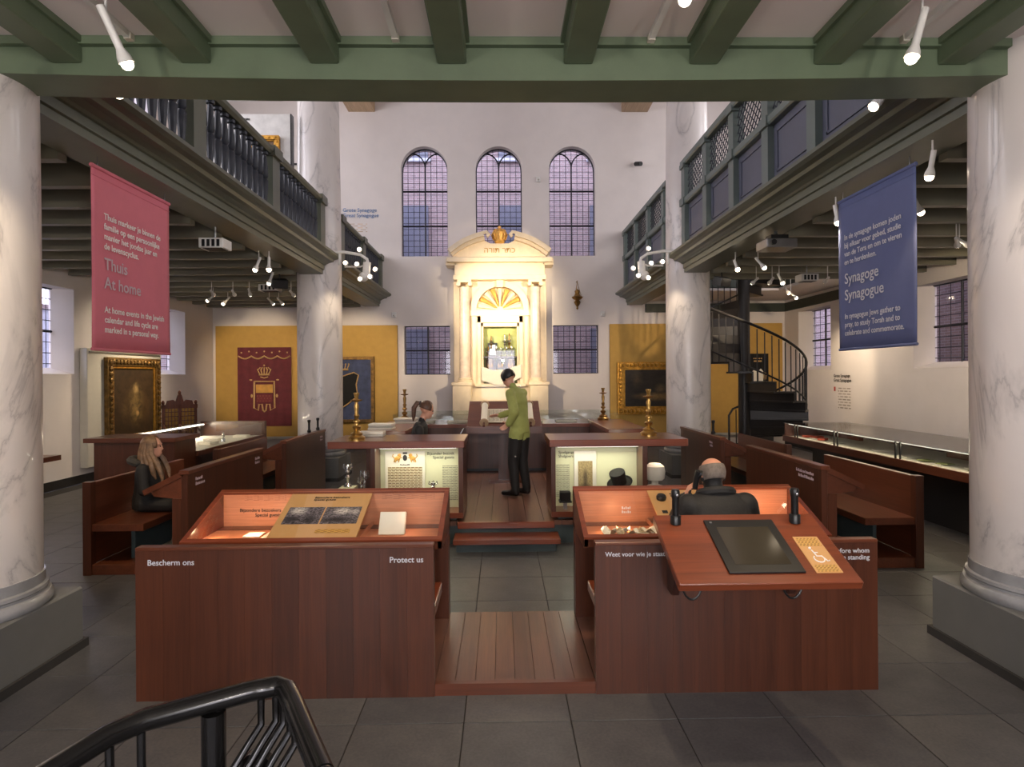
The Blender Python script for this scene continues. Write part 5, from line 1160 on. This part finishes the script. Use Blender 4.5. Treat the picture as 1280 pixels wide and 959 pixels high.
# ------------------------------------------------------------ lamps
def fixture(x, y, z, aim, ztop, label, grp, power=0, ang=40, colr=(1.0, .72, .42), m='white_metal', L=.2):
    """spot: stem from the ceiling, slim body, flared head, glowing lens"""
    p = Vector((x, y, z)); d = (Vector(aim) - p).normalized()
    o = thing('spotlight', label, 'spotlight', (x, y, ztop), grp)
    back = p - d * L
    MB().tube([(back + d * .06).to_tuple(), ((back + d * .06).x, (back + d * .06).y, ztop)], .007, 6).build('stem', M[m], o)
    MB().tube([back, p - d * .07], .021, 10).build('body', M[m], o, smooth=True)
    MB().tube([p - d * .07, p - d * .03, p], [.021, .036, .04], 12).build('reflector', M[m], o, smooth=True)
    MB().ball(p + d * .006, .033, 10, 8).build('lens', M['lamp'], o)
    if power: spot('spot_beam', tuple(p + d * .03), aim, power, ang, colr=colr)
    return o
gl_, gr_ = 'spotlights under the gallery by the pink banner', 'spotlights under the gallery by the blue banner'
lab = 'white spotlight under the gallery by the pink banner'
for (x, y, aim, pw, an) in ((-3.7, 8.9, (-4.6, 8.5, .9), 0, 40), (-3.5, 8.9, (-3.2, 8.0, .8), 60, 60), (-4.0, 10.2, (-4.9, 10.0, .9), 45, 50), (-5.6, 11.6, (-6.4, 15.9, 2.2), 150, 44), (-5.2, 11.6, (-6.1, 15.9, 2.2), 0, 30), (-4.9, 11.6, (-6.0, 15.9, 1.4), 0, 30), (-6.06, 13, (-7.4, 12.0, 1.5), 70, 60), (-4.1, 11.7, (-3.9, 15.9, 2.2), 160, 44), (-5.0, 13, (-4.2, 15.9, 1.8), 0, 30), (-4.8, 13, (-4.0, 15.9, 1.6), 0, 30)):
    fixture(x, y, 3.5, aim, 3.95 if x < -3.75 else 3.78, lab, gl_, pw * 3, an, (1.0, .78, .52))
fixture(-3.86, 4.67, 3.5, (-4.8, 6.5, .8), 3.95, 'white spotlight under the gallery next to the near marble column', None, 180, 70)
lab = 'white spotlight under the gallery by the blue banner'
for (x, y, aim, pw, an) in ((3.54, 9.05, (3.6, 7.0, .8), 50, 60), (3.88, 8.9, (5.5, 8.0, 1.0), 0, 40), (4.34, 10.4, (4.0, 15.9, 2.0), 130, 44), (4.64, 10.4, (5.2, 15.9, 1.8), 0, 30), (4.87, 10.4, (5.5, 9.0, .9), 45, 50), (5.6, 11.7, (7.6, 13.2, 1.8), 60, 50), (5.57, 10.3, (6.8, 15.9, 2.2), 120, 44), (3.5, 6.26, (3.6, 5.6, .8), 45, 60), (5.66, 7.4, (7.6, 9.6, 2.6), 60, 60), (5.8, 7.4, (7.6, 7.6, 2.6), 60, 60), (4.1, 5.86, (5.5, 6.0, .9), 45, 60)):
    fixture(x, y, 3.5, aim, 3.95 if x > 3.75 else 3.78, lab, gr_, pw * 3, an, (1.0, .78, .52))
fixture(3.42, 4.8, 3.5, (3.4, 5.6, .5), 3.78, 'white spotlight under the gallery next to the blue banner edge', None, 45, 60)
lab = 'white track spotlight on the ceiling of the front gallery'
for x, zz, yy, aim, xt in ((-2.1, 3.62, 3.29, (-1.3, 4.4, .9), -2.3), (2.2, 3.64, 3.25, (1.4, 3.2, .9), 2.4), (.87, 3.8, 3.0, (.3, 4.6, .3), .87)):
    fixture(x, yy, zz, aim, 3.975, 'track spotlight between the green joists above the ' + ('Bescherm ons bench' if x < 0 else 'touchscreen board' if x > 1 else 'wooden deck'), 'front gallery spotlights', 120, 90, (1.0, .78, .52), L=.28)
for xt in (-2.3, -.7, .86, 2.43):
    t_ = thing('light_track', 'white light track on the ceiling between green joists', 'light track', (xt, 2.4, 3.98), 'front gallery light tracks'); bx('rail', xt - .018, xt + .018, .4, 3.64, 3.945, 3.98, M['white_metal'], t_); bx('end_cap', xt - .022, xt + .022, 3.62, 3.66, 3.94, 3.98, M['greyboard'], t_)
# curved lamp arms beside the tall columns
def lamp_arm(s, lb):
    o = thing('lamp_arm', lb, 'lamp', (s * 3.0, 10.85, 4.1))
    MB().tube([(s * 3.12, 10.8, 4.14), (s * 2.9, 10.85, 4.16), (s * 2.62, 10.9, 4.12), (s * 2.5, 10.9, 4.04), (s * 2.48, 10.9, 3.95)], .028, 10).build('curved_arm', M['white_metal'], o, smooth=True)
    MB().tube([(s * 2.98, 10.84, 4.15), (s * 2.98, 10.84, 3.92)], .02, 8).build('drop_rod', M['white_metal'], o)
    MB().tube([(s * 2.48, 10.9, 3.97), (s * 2.62, 10.9, 3.9), (s * 2.9, 10.88, 3.9)], .016, 8).build('lower_arm', M['white_metal'], o, smooth=True)
    mb = MB().tube([(s * 2.5, 10.9, 3.98), (s * 2.52, 10.9, 3.7)], .07, 12).ball((s * 2.56, 10.9, 3.72), .09, 12, 8); mb.build('cluster_body', M['white_metal'], o, smooth=True)
    for (dx, dy, dz) in ((2.36, 10.95, 3.86), (2.42, 10.8, 3.7), (2.6, 10.8, 3.66), (2.62, 10.85, 4.2), (2.66, 10.82, 3.93), (2.86, 10.8, 3.95)):
        hd = MB().ball((s * dx, dy, dz), .05, 10, 8).build('lamp_head', M['white_metal'], o, smooth=True); MB().ball((s * dx, dy - .035, dz), (.034, .02, .034), 8, 6).build('lens', M['lamp'], hd)
    spot('ark_beam', (s * 2.42, 11.05, 3.86), (X0 + s * .2, 15.6, 4.4 if s > 0 else 3.8), 1150, 34, .9, (1.0, .8, .52)); spot('ark_low_beam', (s * 2.42, 11.05, 3.7), (X0 - s * .1, 15.6, 2.4), 700, 36, .7, (1.0, .78, .5))
    spot('column_wash', (s * 2.7, 10.75, 3.9), (s * 3.4, 11.2, 2.0), 40, 70, .8, (1.0, .8, .55)); spot('platform_beam', (s * 2.55, 10.8, 3.65), (s * .3, 8.6, .9), 300, 60, .8, (1.0, .82, .62))
lamp_arm(-1, 'white curved lamp arm with spot cluster beside the blue wall text'); lamp_arm(1, 'white curved lamp arm with spot cluster before the lattice parapet')
# projectors, speakers and grilles under the galleries
pj = thing('projector', 'grey projector hung under the gallery near the blue banner', 'projector', (3.55, 7.8, 3.78)); bx('body', 3.35, 3.75, 7.62, 7.95, 3.53, 3.65, M['steel'], pj, .01); MB().tube([(3.55, 7.8, 3.65), (3.55, 7.8, 3.78)], .025, 8).build('mount', M['black'], pj); MB().tube([(3.42, 7.6, 3.59), (3.42, 7.56, 3.59)], .035, 10).build('lens', M['black'], pj); bx('bracket', 3.45, 3.68, 7.72, 7.88, 3.66, 3.72, M['black'], pj)
def grille(x, y, z, zt, label, sz=.3):
    o = thing('air_grille', label, 'grille', (x, y, zt)); bx('housing', x - sz / 2, x + sz / 2, y - .12, y + .12, z, z + .12, M['white_metal'], o, .006)
    for k in range(5): bx('slat', x - sz * .36, x + sz * .4, y - .09 + .04 * k - .012, y - .09 + .04 * k + .012, z - .006, z + .001, M['black'], o)
    for k in range(4): bx('front_slat', x - sz * .36 + sz * .2 * k, x - sz * .36 + sz * .2 * k + .035, y - .126, y - .119, z + .015, z + .1, M['black'], o)
    MB().tube([(x, y, z + .12), (x, y, zt)], .012, 6).build('hanger', M['steel'], o)
grille(-3.62, 7.5, 3.5, 3.78, 'white floodlight box with black grille beside the pink banner'); grille(5.3, 10.4, 3.52, 3.95, 'white grille box near the spiral stair'); grille(-4.4, 11.3, 3.52, 3.95, 'flat pale box under the gallery near the red hanging', .36)
for x, lb in ((-3.97, 'black loudspeaker under the gallery near the red hanging'), (3.87, 'black loudspeaker under the gallery near the spiral stair')):
    o = thing('loudspeaker', lb, 'loudspeaker', (x, 10.6, 3.72)); mb = MB().box(-.13, .13, -.1, .1, -.08, .08).xf(Matrix.Translation((x, 10.6, 3.56)) @ Matrix.Rotation(.5, 4, 'Z') @ Matrix.Rotation(.3, 4, 'X')); mb.build('cabinet', M['black'], o, bev=.01); MB().tube([(x, 10.6, 3.6), (x, 10.6, 3.72)], .015, 6).build('bracket', M['black'], o)
# exhibition walls on the gallery by the balusters
ew = thing('display_wall', 'white display wall with caption standing on the baluster gallery', 'display wall', (-4.5, 11.0, 4.16)); bx('wall', -5.3, -3.9, 11.0, 11.12, 4.16, 6.72, M['white_metal'], ew, .004); bx('edge', -3.9, -3.88, 10.99, 11.13, 4.16, 6.72, M['black'], ew)
marks((9, 7), .08, (-4.98, 10.99, 6.6), M['dark_ink'], ew)
M['relief'] = picture('small_brown_scene', srgb(110, 84, 56), [(.5, .5, .3, .3, srgb(176, 146, 104), .8)], 16, .6, 'xz')
painting('gallery_painting', 'small brown painting in a gilt frame on the white display wall', lambda u, v, d: (-4.6 + u, 10.99 - d, 5.8 + v), .52, .5, .08, M['relief'], M['gold'])
sp2 = thing('text_board', 'white text board with black edges behind the display wall', 'text board', (-4.1, 11.95, 4.16)); bx('board', -4.45, -3.95, 11.9, 11.96, 4.4, 6.1, M['cap_white'], sp2); bx('top_edge', -4.47, -3.93, 11.89, 11.97, 6.1, 6.14, M['black'], sp2); bx('foot', -4.4, -4.0, 11.85, 12.0, 4.16, 4.4, M['black'], sp2)
tr_ = thing('hanging_track', 'white hanging lamp bar above the display wall', 'lamp bar', (-4.4, 10.5, 6.75)); bx('bar', -4.95, -3.85, 10.45, 10.5, 6.72, 6.77, M['white_metal'], tr_)
for x in (-4.6, -4.35, -4.3): MB().ball((x, 10.45, 6.8 + .05 * (x > -4.4)), .045, 10, 8).build('lamp_head', M['white_metal'], tr_, smooth=True); MB().ball((x, 10.41, 6.8 + .05 * (x > -4.4)), .033, 8, 6).build('lens', M['lamp'], tr_)
for x in (-4.9, -3.9): MB().tube([(x, 10.47, 6.77), (x, 10.47, 9.4)], .006, 5).build('cable', M['steel'], tr_)
for s, y, lb in ((-1, 4.55, 'round gallery lamp clipped over the baluster cornice'), (1, 4.75, 'round gallery lamp clipped over the panelled cornice')):
    o = thing('clip_lamp', lb, 'lamp', (s * 2.98, y, 4.12)); MB().tube([(s * 3.02, y, 4.14), (s * 2.9, y - .05, 4.02)], [.03, .042], 12).build('housing', M['white_metal'], o, smooth=True); MB().tube([(s * 2.905, y - .048, 4.025), (s * 2.895, y - .052, 4.015)], .036, 12).build('lens', M['lamp'], o)
for x, y, z, lb in ((4.6, 10.6, 6.15, 'small gallery spot above the lattice near the column'), (4.2, 10.2, 5.95, 'lower gallery spot above the lattice near the column')):
    o = thing('gallery_spot', lb, 'spotlight', (x, y, 4.16)); MB().tube([(x, y, 4.16), (x, y, z)], .014, 6).build('pole', M['black'], o); MB().tube([(x, y + .1, z + .05), (x, y - .05, z)], [.05, .06], 12).build('head', M['white_metal'], o, smooth=True); MB().tube([(x, y - .045, z), (x, y - .055, z)], .05, 12).build('lens', M['lamp'], o)

# wall washers and column lights added to brighten aisles and near columns
for s, nm in ((-1, 'pink'), (1, 'blue')):
    for y, ty, tz in ((5.2, 5.0, 2.2), (7.6, 8.2, 2.0), (12.6, 12.2, 2.2)):
        fixture(s * 6.2, y, 3.52, (s * 7.6, ty, tz), 3.95, 'added white wall washing spotlight high in the aisle on the %s banner side' % nm, 'added wall washing spotlights on the %s banner side' % nm, 150, 100, (1.0, .82, .6))
fixture(-2.75, 2.6, 3.6, (-3.5, 3.85, 1.9), 3.975, 'added ceiling spotlight aimed at the near column on the pink banner side', None, 150, 60, (1.0, .8, .55))
fixture(2.8, 2.4, 3.6, (3.5, 3.85, 1.9), 3.975, 'added ceiling spotlight aimed at the near column on the blue banner side', None, 70, 60, (1.0, .86, .7))
for x in (-2.2, 0, 2.2):  # uplighters added unseen behind the camera to brighten the front ceiling
    o = thing('fill_uplighter', 'added white wall lamp on the wall behind the visitor entrance', 'lamp', (x, -3.45, 2.6), 'added uplighters on the entrance wall')
    bx('wall_plate', x - .08, x + .08, -3.5, -3.46, 2.45, 2.75, M['white_metal'], o, .005); MB().lathe([(.03, 0), (.09, .12), (.1, .18), (.085, .18), (.0, .06)], (x, -3.36, 2.55), 16).build('bowl', M['white_metal'], o, smooth=True); MB().ball((x, -3.36, 2.66), .035, 10, 8).build('lens', M['lamp'], o)
    spot('fill_uplight_beam', (x, -3.3, 2.78), (x, .6, 3.98), 260, 120, .9, (1.0, .88, .76))
shift_since(MARK[2])
# ------------------------------------------------------------ people
DG = bpy.context.evaluated_depsgraph_get
def fuse(mb, voxel, smooth_it=4):
    """grow one continuous skin over overlapping shapes"""
    me = mb.mesh('tmp', M['skin']); ob = bpy.data.objects.new('tmp', me); col.objects.link(ob)
    r = ob.modifiers.new('r', 'REMESH'); r.mode = 'VOXEL'; r.voxel_size = voxel
    s = ob.modifiers.new('s', 'SMOOTH'); s.iterations = smooth_it; s.factor = .5
    dg = DG(); out = bpy.data.meshes.new_from_object(ob.evaluated_get(dg)); bpy.data.objects.remove(ob); bpy.data.meshes.remove(me)
    return out
class Figure:
    def __init__(s): s.mb = MB(); s.prims = []
    def bone(s, a, b, ra, rb, m):
        a, b = Vector(a), Vector(b); n = 5
        s.mb.tube([a.lerp(b, k / n) for k in range(n + 1)], [ra + (rb - ra) * k / n for k in range(n + 1)], 10); s.mb.ball(a, ra, 10, 8); s.mb.ball(b, rb, 10, 8)
        s.prims.append((a, b, ra, rb, m)); return s
    def chain(s, pts, rads, m):
        for k in range(len(pts) - 1): s.bone(pts[k], pts[k + 1], rads[k], rads[k + 1], m)
        return s
    def loft(s, secs, m):
        vs = []; fs = []; n = 16
        for (c, rx, ry) in secs: vs += [(c[0] + rx * math.cos(2 * math.pi * k / n), c[1] + ry * math.sin(2 * math.pi * k / n), c[2]) for k in range(n)]
        for i in range(len(secs) - 1):
            for k in range(n): fs.append((i * n + k, i * n + (k + 1) % n, (i + 1) * n + (k + 1) % n, (i + 1) * n + k))
        fs += [tuple(range(n - 1, -1, -1)), tuple(range((len(secs) - 1) * n, len(secs) * n))]
        s.mb.add(vs, fs)
        for (c0, x0, y0), (c1, x1, y1) in zip(secs[:-1], secs[1:]):
            for e in (-.5, 0, .5): s.prims.append((Vector(c0) + Vector((e * x0, 0, 0)), Vector(c1) + Vector((e * x1, 0, 0)), y0, y1, m))
        return s
    def hand(s, p, d, side, m, curl=.6):
        """palm along d from wrist p, four unequal curled fingers and a thumb off the side; side = direction of the thumb"""
        p, d, t = Vector(p), Vector(d).normalized(), Vector(side).normalized(); t = (t - d * t.dot(d)).normalized(); nrm = d.cross(t)
        for e in (-.026, -.009, .009, .026): s.bone(p + t * e * .7, p + d * .085 + t * e, .016, .012, m)
        for e, L in ((.03, .062), (.011, .07), (-.01, .064), (-.028, .05)):
            a = p + d * .085 + t * e; d1 = (d - nrm * curl * .6).normalized(); d2 = (d - nrm * curl * 1.8).normalized()
            b = a + d1 * L * .55; s.bone(a, b, .010, .009, m); s.bone(b, b + d2 * L * .5, .009, .0075, m)
        a = p + d * .025 + t * .03; b = a + (d * .5 + t * .8 - nrm * .3).normalized() * .04; s.bone(a, b, .0125, .011, m); s.bone(b, b + (d * .9 + t * .2 - nrm * .4).normalized() * .032, .011, .009, m)
        return s
    def head(s, c, mt, m, female=False):
        """head in its own frame (front = +y): skull, jaw, nose, brow, ears; mt rotates it"""
        c = Vector(c); Q = lambda x, y, z: c + mt @ Vector((x, y, z)); k = .94 if female else 1.0
        n0 = len(s.mb.v)
        loc = MB().ball((0, -.012, .03), (.076 * k, .096 * k, .09 * k), 20, 14).ball((0, .018, -.03), (.06 * k, .072 * k, .085 * k), 16, 12)
        loc.ball((0, .05, -.085), (.03, .03, .024), 10, 8).tube([(0, .08, .025), (0, .094, -.02)], [.009, .013], 8).ball((0, .094, -.022), (.014, .011, .010), 8, 6)
        loc.ball((-.03, .07, .035), (.024, .014, .01), 8, 6).ball((.03, .07, .035), (.024, .014, .01), 8, 6)
        loc.ball((0, .083, -.056), (.024, .012, .007), 8, 6).ball((0, .082, -.067), (.02, .012, .007), 8, 6)
        for e in (-1, 1): loc.ball((e * .077 * k, -.008, -.005), (.011, .022, .034), 8, 8)
        loc.v = [tuple(Q(*v)) for v in loc.v]; s.mb.add(loc.v, loc.f)
        s.prims.append((Q(0, -.01, .04), Q(0, .02, -.06), .085, .06, m)); s.Q = Q
        return s
    def build(s, name, label, loc, rz, mats, voxel=.011):
        me = fuse(s.mb, voxel); keys = list(dict.fromkeys([p[4] for p in s.prims]))
        for m in keys: me.materials.append(M[m]) if m not in [x.name for x in me.materials] else None
        me.materials.clear()
        for m in keys: me.materials.append(M[m])
        idx = []
        P = [(a, b - a, max((b - a).length_squared, 1e-9), ra, rb, keys.index(m)) for a, b, ra, rb, m in s.prims]
        for f in me.polygons:
            c = f.center; best = 1e9; bi = 0
            for a, ab, l2, ra, rb, mi in P:
                t = min(1, max(0, (c - a).dot(ab) / l2)); d = (c - (a + ab * t)).length - (ra + (rb - ra) * t)
                if d < best: best, bi = d, mi
            idx.append(bi)
        me.polygons.foreach_set('material_index', idx); me.polygons.foreach_set('use_smooth', [True] * len(me.polygons))
        root = thing(name, label, 'person', loc); root.rotation_euler = (0, 0, rz)
        o = bpy.data.objects.new('body', me); col.objects.link(o); o.parent = root; s.root = root
        for e in (-1, 1):       # eyes
            mb = MB().ball(s.Q(e * .03, .083, .014), .0075, 8, 6); s.child('eye', mb, 'dark_ink')
        return root
    def child(s, name, mb, m, voxel=None, smooth=True):
        if voxel: me = fuse(mb, voxel, 3); me.materials.clear(); me.materials.append(M[m]); me.polygons.foreach_set('use_smooth', [True] * len(me.polygons))
        else: me = mb.mesh(name, M[m], smooth=smooth)
        o = bpy.data.objects.new(name, me); col.objects.link(o); o.parent = s.root; return o
def RX(a): return Matrix.Rotation(R(a), 3, 'X')
def RZ(a): return Matrix.Rotation(R(a), 3, 'Z')
def hair_shell(F, zlow, front, k=1.0, th=.014, top=1.0, back_low=None):
    """scalp shell: follows the skull, open at the face"""
    mb = MB()
    def fn(u, v):
        az = R(-90) + (u - .5) * 2 * R(180 - front)          # behind the head = -90 deg
        zl = zlow if back_low is None else zlow + (back_low - zlow) * (math.cos((u - .5) * 2 * math.pi * .5)) 
        ph = math.asin(max(-1, min(1, zl / .1))) * (1 - v) + math.asin(top) * v
        rr = math.cos(ph)
        return tuple(F.Q((.082 * k + th * .5) * rr * math.cos(az), -.012 + (.1 * k + th * .5) * rr * math.sin(az), .03 + (.094 * k + th * .5) * math.sin(ph)))
    return mb.grid(fn, 24, 10)

# man on the bench, seen from behind, phone at his ear
F = Figure()
F.loft([((0, -.02, .55), .19, .15), ((0, -.02, .66), .2, .16), ((0, -.01, .82), .2, .15), ((0, .02, .98), .22, .15), ((0, .05, 1.09), .225, .125), ((0, .07, 1.16), .12, .09)], 'jacket')
F.bone((0, .08, 1.1), (0, .1, 1.2), .062, .058, 'skin2'); F.head((0, .125, 1.25), RX(-20), 'skin2')
for e in (-1, 1):
    F.chain([(e * .1, 0, .62), (e * .13, .42, .6), (e * .13, .46, .16)], [.1, .075, .055], 'denim'); F.chain([(e * .13, .43, .15), (e * .13, .6, .14)], [.045, .035], 'shoe')
F.chain([(-.19, .05, 1.07), (-.29, .12, .87), (-.165, .2, 1.08)], [.085, .068, .05], 'jacket'); F.hand((-.16, .2, 1.09), (.25, -.35, .9), (.2, .9, .2), 'skin2', .9)
F.chain([(.19, .05, 1.07), (.29, .14, .86), (.2, .36, .87)], [.085, .068, .05], 'jacket'); F.hand((.19, .36, .87), (-.3, .9, -.05), (-1, 0, .2), 'skin2', .4)
F.build('person', 'balding man in a dark jacket holding a phone receiver, seated at the glowing desk', (1.41, 3.84, -.03), R(4), None)
hs = hair_shell(F, -.06, 52, 1.0, .004, .42); F.child('hair', hs, 'hair_grey').modifiers.new('t', 'SOLIDIFY').thickness = .005
F.child('collar', MB().tube([(.105 * math.cos(t), .075 + .085 * math.sin(t), 1.15 + .035 * -math.sin(t)) for t in [2 * math.pi * k / 20 for k in range(21)]], .028, 8, False), 'jacket')
ph = thing('receiver', 'black listening receiver held at the man\'s ear', 'audio handset', (1.41 - .1, 3.84 + .09, 1.17))
q = Matrix.Translation((1.41, 3.84, -.03)) @ Matrix.Rotation(R(4), 4, 'Z')
MB().tube([(-.118, .13, 1.17), (-.112, .115, 1.24), (-.1, .1, 1.29)], [.018, .02, .024], 10).xf(q).build('handle', M['black'], ph, smooth=True); MB().tube([(-.1, .1, 1.275), (-.088, .098, 1.27)], .026, 12).xf(q).build('earpiece', M['black'], ph, smooth=True)

# girl on the side bench
F = Figure()
F.loft([((0, 0, .52), .16, .13), ((0, 0, .62), .155, .13), ((0, .01, .74), .14, .12), ((0, .02, .9), .165, .115), ((0, .03, .98), .16, .1), ((0, .03, 1.03), .08, .07)], 'jacket')
F.bone((0, .03, 1.0), (0, .05, 1.1), .048, .046, 'skin'); F.head((0, .065, 1.165), RX(-2) @ RZ(8), 'skin', True)
for e in (-1, 1):
    F.chain([(e * .085, 0, .58), (e * .1, .42, .56), (e * .1, .46, .12)], [.085, .066, .045], 'denim'); F.chain([(e * .1, .43, .06), (e * .1, .6, .045)], [.042, .032], 'shoe')
    F.chain([(e * .155, .03, .95), (e * .2, .06, .73), (e * .1, .28, .68)], [.062, .052, .04], 'jacket'); F.hand((e * .09, .29, .68), (-e * .3, .9, -.1), (-e, .2, .4), 'skin', .5)
F.build('person', 'girl with long dark blond hair in a dark hooded jacket on the pew', (-3.80, 6.45, -.0), R(-84), None)
mb = MB().ball(F.Q(0, -.02, .035), (.088, .098, .098), 16, 12)
hair = hair_shell(F, -.03, 48, 1.0, .018)
lk = MB()
for k in range(13):
    u = (k - 6) / 6; a = R(-90) + u * R(100)
    p0 = F.Q(.07 * math.cos(a), -.01 + .085 * math.sin(a), .05); p1 = F.Q(.092 * math.cos(a), -.01 + .1 * math.sin(a), -.06)
    fwd = max(0, abs(u) - .45)
    lk.tube([p0, p1, (p1.x * 1.25, p1.y + fwd * .12, p1.z - .09), (p1.x * 1.35 + .01 * math.sin(k * 3), p1.y + fwd * .2, p1.z - .2), (p1.x * 1.2, p1.y + fwd * .24, p1.z - .29 - .03 * math.sin(k * 2.2))], [.025, .03, .03, .026, .008], 8)
F.child('hair', hair, 'hair_blond').modifiers.new('t', 'SOLIDIFY').thickness = .016; F.child('hair_locks', lk, 'hair_blond')
F.child('hood', MB().tube([(.13 * math.cos(t), -.035 + .1 * math.sin(t), 1.015 - .025 * math.sin(t)) for t in [R(-200) + R(220) * k / 14 for k in range(15)]], [.02] + [.042] * 13 + [.02], 8), 'hood')
bg = thing('shoulder_bag', 'dark grey bag on the floor at the girl\'s feet', 'bag', (-3.26, 6.12, .0)); MB().box(-.17, .17, -.1, .1, .0, .26).xf(Matrix.Translation((-3.27, 6.1, .0)) @ Matrix.Rotation(1.3, 4, 'Z')).build('body', M['ochre_bag'], bg, bev=.04); MB().tube([(-3.3, 5.99, .24), (-3.28, 6.04, .34), (-3.26, 6.14, .34), (-3.24, 6.2, .24)], .012, 6).build('strap', M['ochre_bag'], bg, smooth=True)

# woman with a ponytail at the laptop, on a chair
ch = thing('office_chair', 'black chair under the woman with the ponytail', 'chair', (-1.1, 7.95, .27))
bx('seat', -1.32, -.9, 7.74, 8.16, .68, .74, M['black'], ch, .015); bx('backrest', -1.36, -1.31, 7.76, 8.14, .8, 1.1, M['black'], ch, .015); MB().tube([(-1.11, 7.95, .32), (-1.11, 7.95, .68)], .03, 10).build('column', M['steel'], ch); MB().tube([(-1.34, 7.95, .7), (-1.34, 7.95, .9)], .02, 8).build('back_stem', M['steel'], ch)
for k in range(5): MB().tube([(-1.11, 7.95, .32), (-1.11 + .25 * math.cos(k * 1.257), 7.95 + .25 * math.sin(k * 1.257), .295)], .02, 6).build('foot', M['black'], ch)
F = Figure()
F.loft([((0, 0, .78), .16, .13), ((0, 0, .88), .15, .125), ((0, .01, 1.0), .135, .11), ((0, .03, 1.17), .165, .11), ((0, .04, 1.25), .155, .095), ((0, .045, 1.3), .08, .065)], 'jacket')
F.bone((0, .045, 1.28), (0, .085, 1.38), .046, .044, 'skin'); F.head((0, .125, 1.455), RX(-20), 'skin', True)
for e in (-1, 1):
    F.chain([(e * .09, 0, .83), (e * .1, .4, .8), (e * .1, .42, .4)], [.085, .066, .045], 'denim'); F.chain([(e * .1, .4, .33), (e * .1, .55, .31)], [.042, .032], 'shoe')
    F.chain([(e * .155, .04, 1.21), (e * .2, .08, 1.02), (e * .11, .3, 1.05)], [.06, .05, .036], 'jacket'); F.hand((e * .11, .31, 1.05), (-e * .2, .9, -.05), (-e, .1, .2), 'skin', .4)
F.build('person', 'woman with a brown ponytail in a black jacket working at a laptop', (-1.12, 7.95, 0), R(-90), None)
F.child('hair', hair_shell(F, -.02, 46, .97, .014), 'hair_brown').modifiers.new('t', 'SOLIDIFY').thickness = .014
p = [F.Q(0, -.1, .06), F.Q(0, -.15, .05), F.Q(0, -.17, -.03), F.Q(0, -.14, -.13), F.Q(0, -.12, -.2)]
F.child('ponytail', MB().tube(p, [.02, .032, .034, .028, .008], 10), 'hair_brown'); F.child('hair_tie', MB().tube([F.Q(0, -.108, .06), F.Q(0, -.122, .058)], .027, 10), 'black')

# visitor in a lime shirt reading at the scroll
F = Figure()
F.loft([((0, 0, .86), .165, .125), ((0, 0, .95), .16, .125), ((0, .01, 1.08), .15, .12), ((0, .03, 1.28), .18, .125), ((0, .05, 1.4), .175, .105), ((0, .07, 1.47), .08, .07)], 'lime')
F.bone((0, .07, 1.44), (0, .13, 1.53), .05, .048, 'skin'); F.head((0, .175, 1.595), RX(-34), 'skin')
for e in (-1, 1):
    F.chain([(e * .085, 0, .86), (e * .09, .03 - e * .02, .47), (e * .1, -.02 - e * .03, .1)], [.105, .075, .058], 'denim'); F.chain([(e * .1, -.03 - e * .03, .055), (e * .12, .16 - e * .03, .04)], [.048, .034], 'shoe')
F.chain([(-.175, .04, 1.39), (-.27, -.09, 1.15), (-.24, .02, 1.0)], [.07, .062, .05], 'lime'); F.hand((-.238, .03, .99), (.15, .75, -.5), (.1, .6, .8), 'skin', .7)
F.chain([(.175, .05, 1.39), (.2, .16, 1.14), (.06, .34, 1.08)], [.07, .058, .045], 'lime'); F.hand((.05, .35, 1.08), (-.2, .9, -.05), (-.9, .2, .4), 'skin', .3)
F.build('person', 'standing visitor with black hair, lime green shirt and black trousers at the scroll', (.24, 8.14, .27), R(58), None)
F.child('hair', hair_shell(F, -.05, 50, 1.0, .02), 'hair_black').modifiers.new('t', 'SOLIDIFY').thickness = .02
for z, a in ((.8, .3), (.55, .9)): F.child('trouser_stud', MB().ball((-.15, -.02, z), .012, 6, 5), 'white_ink')
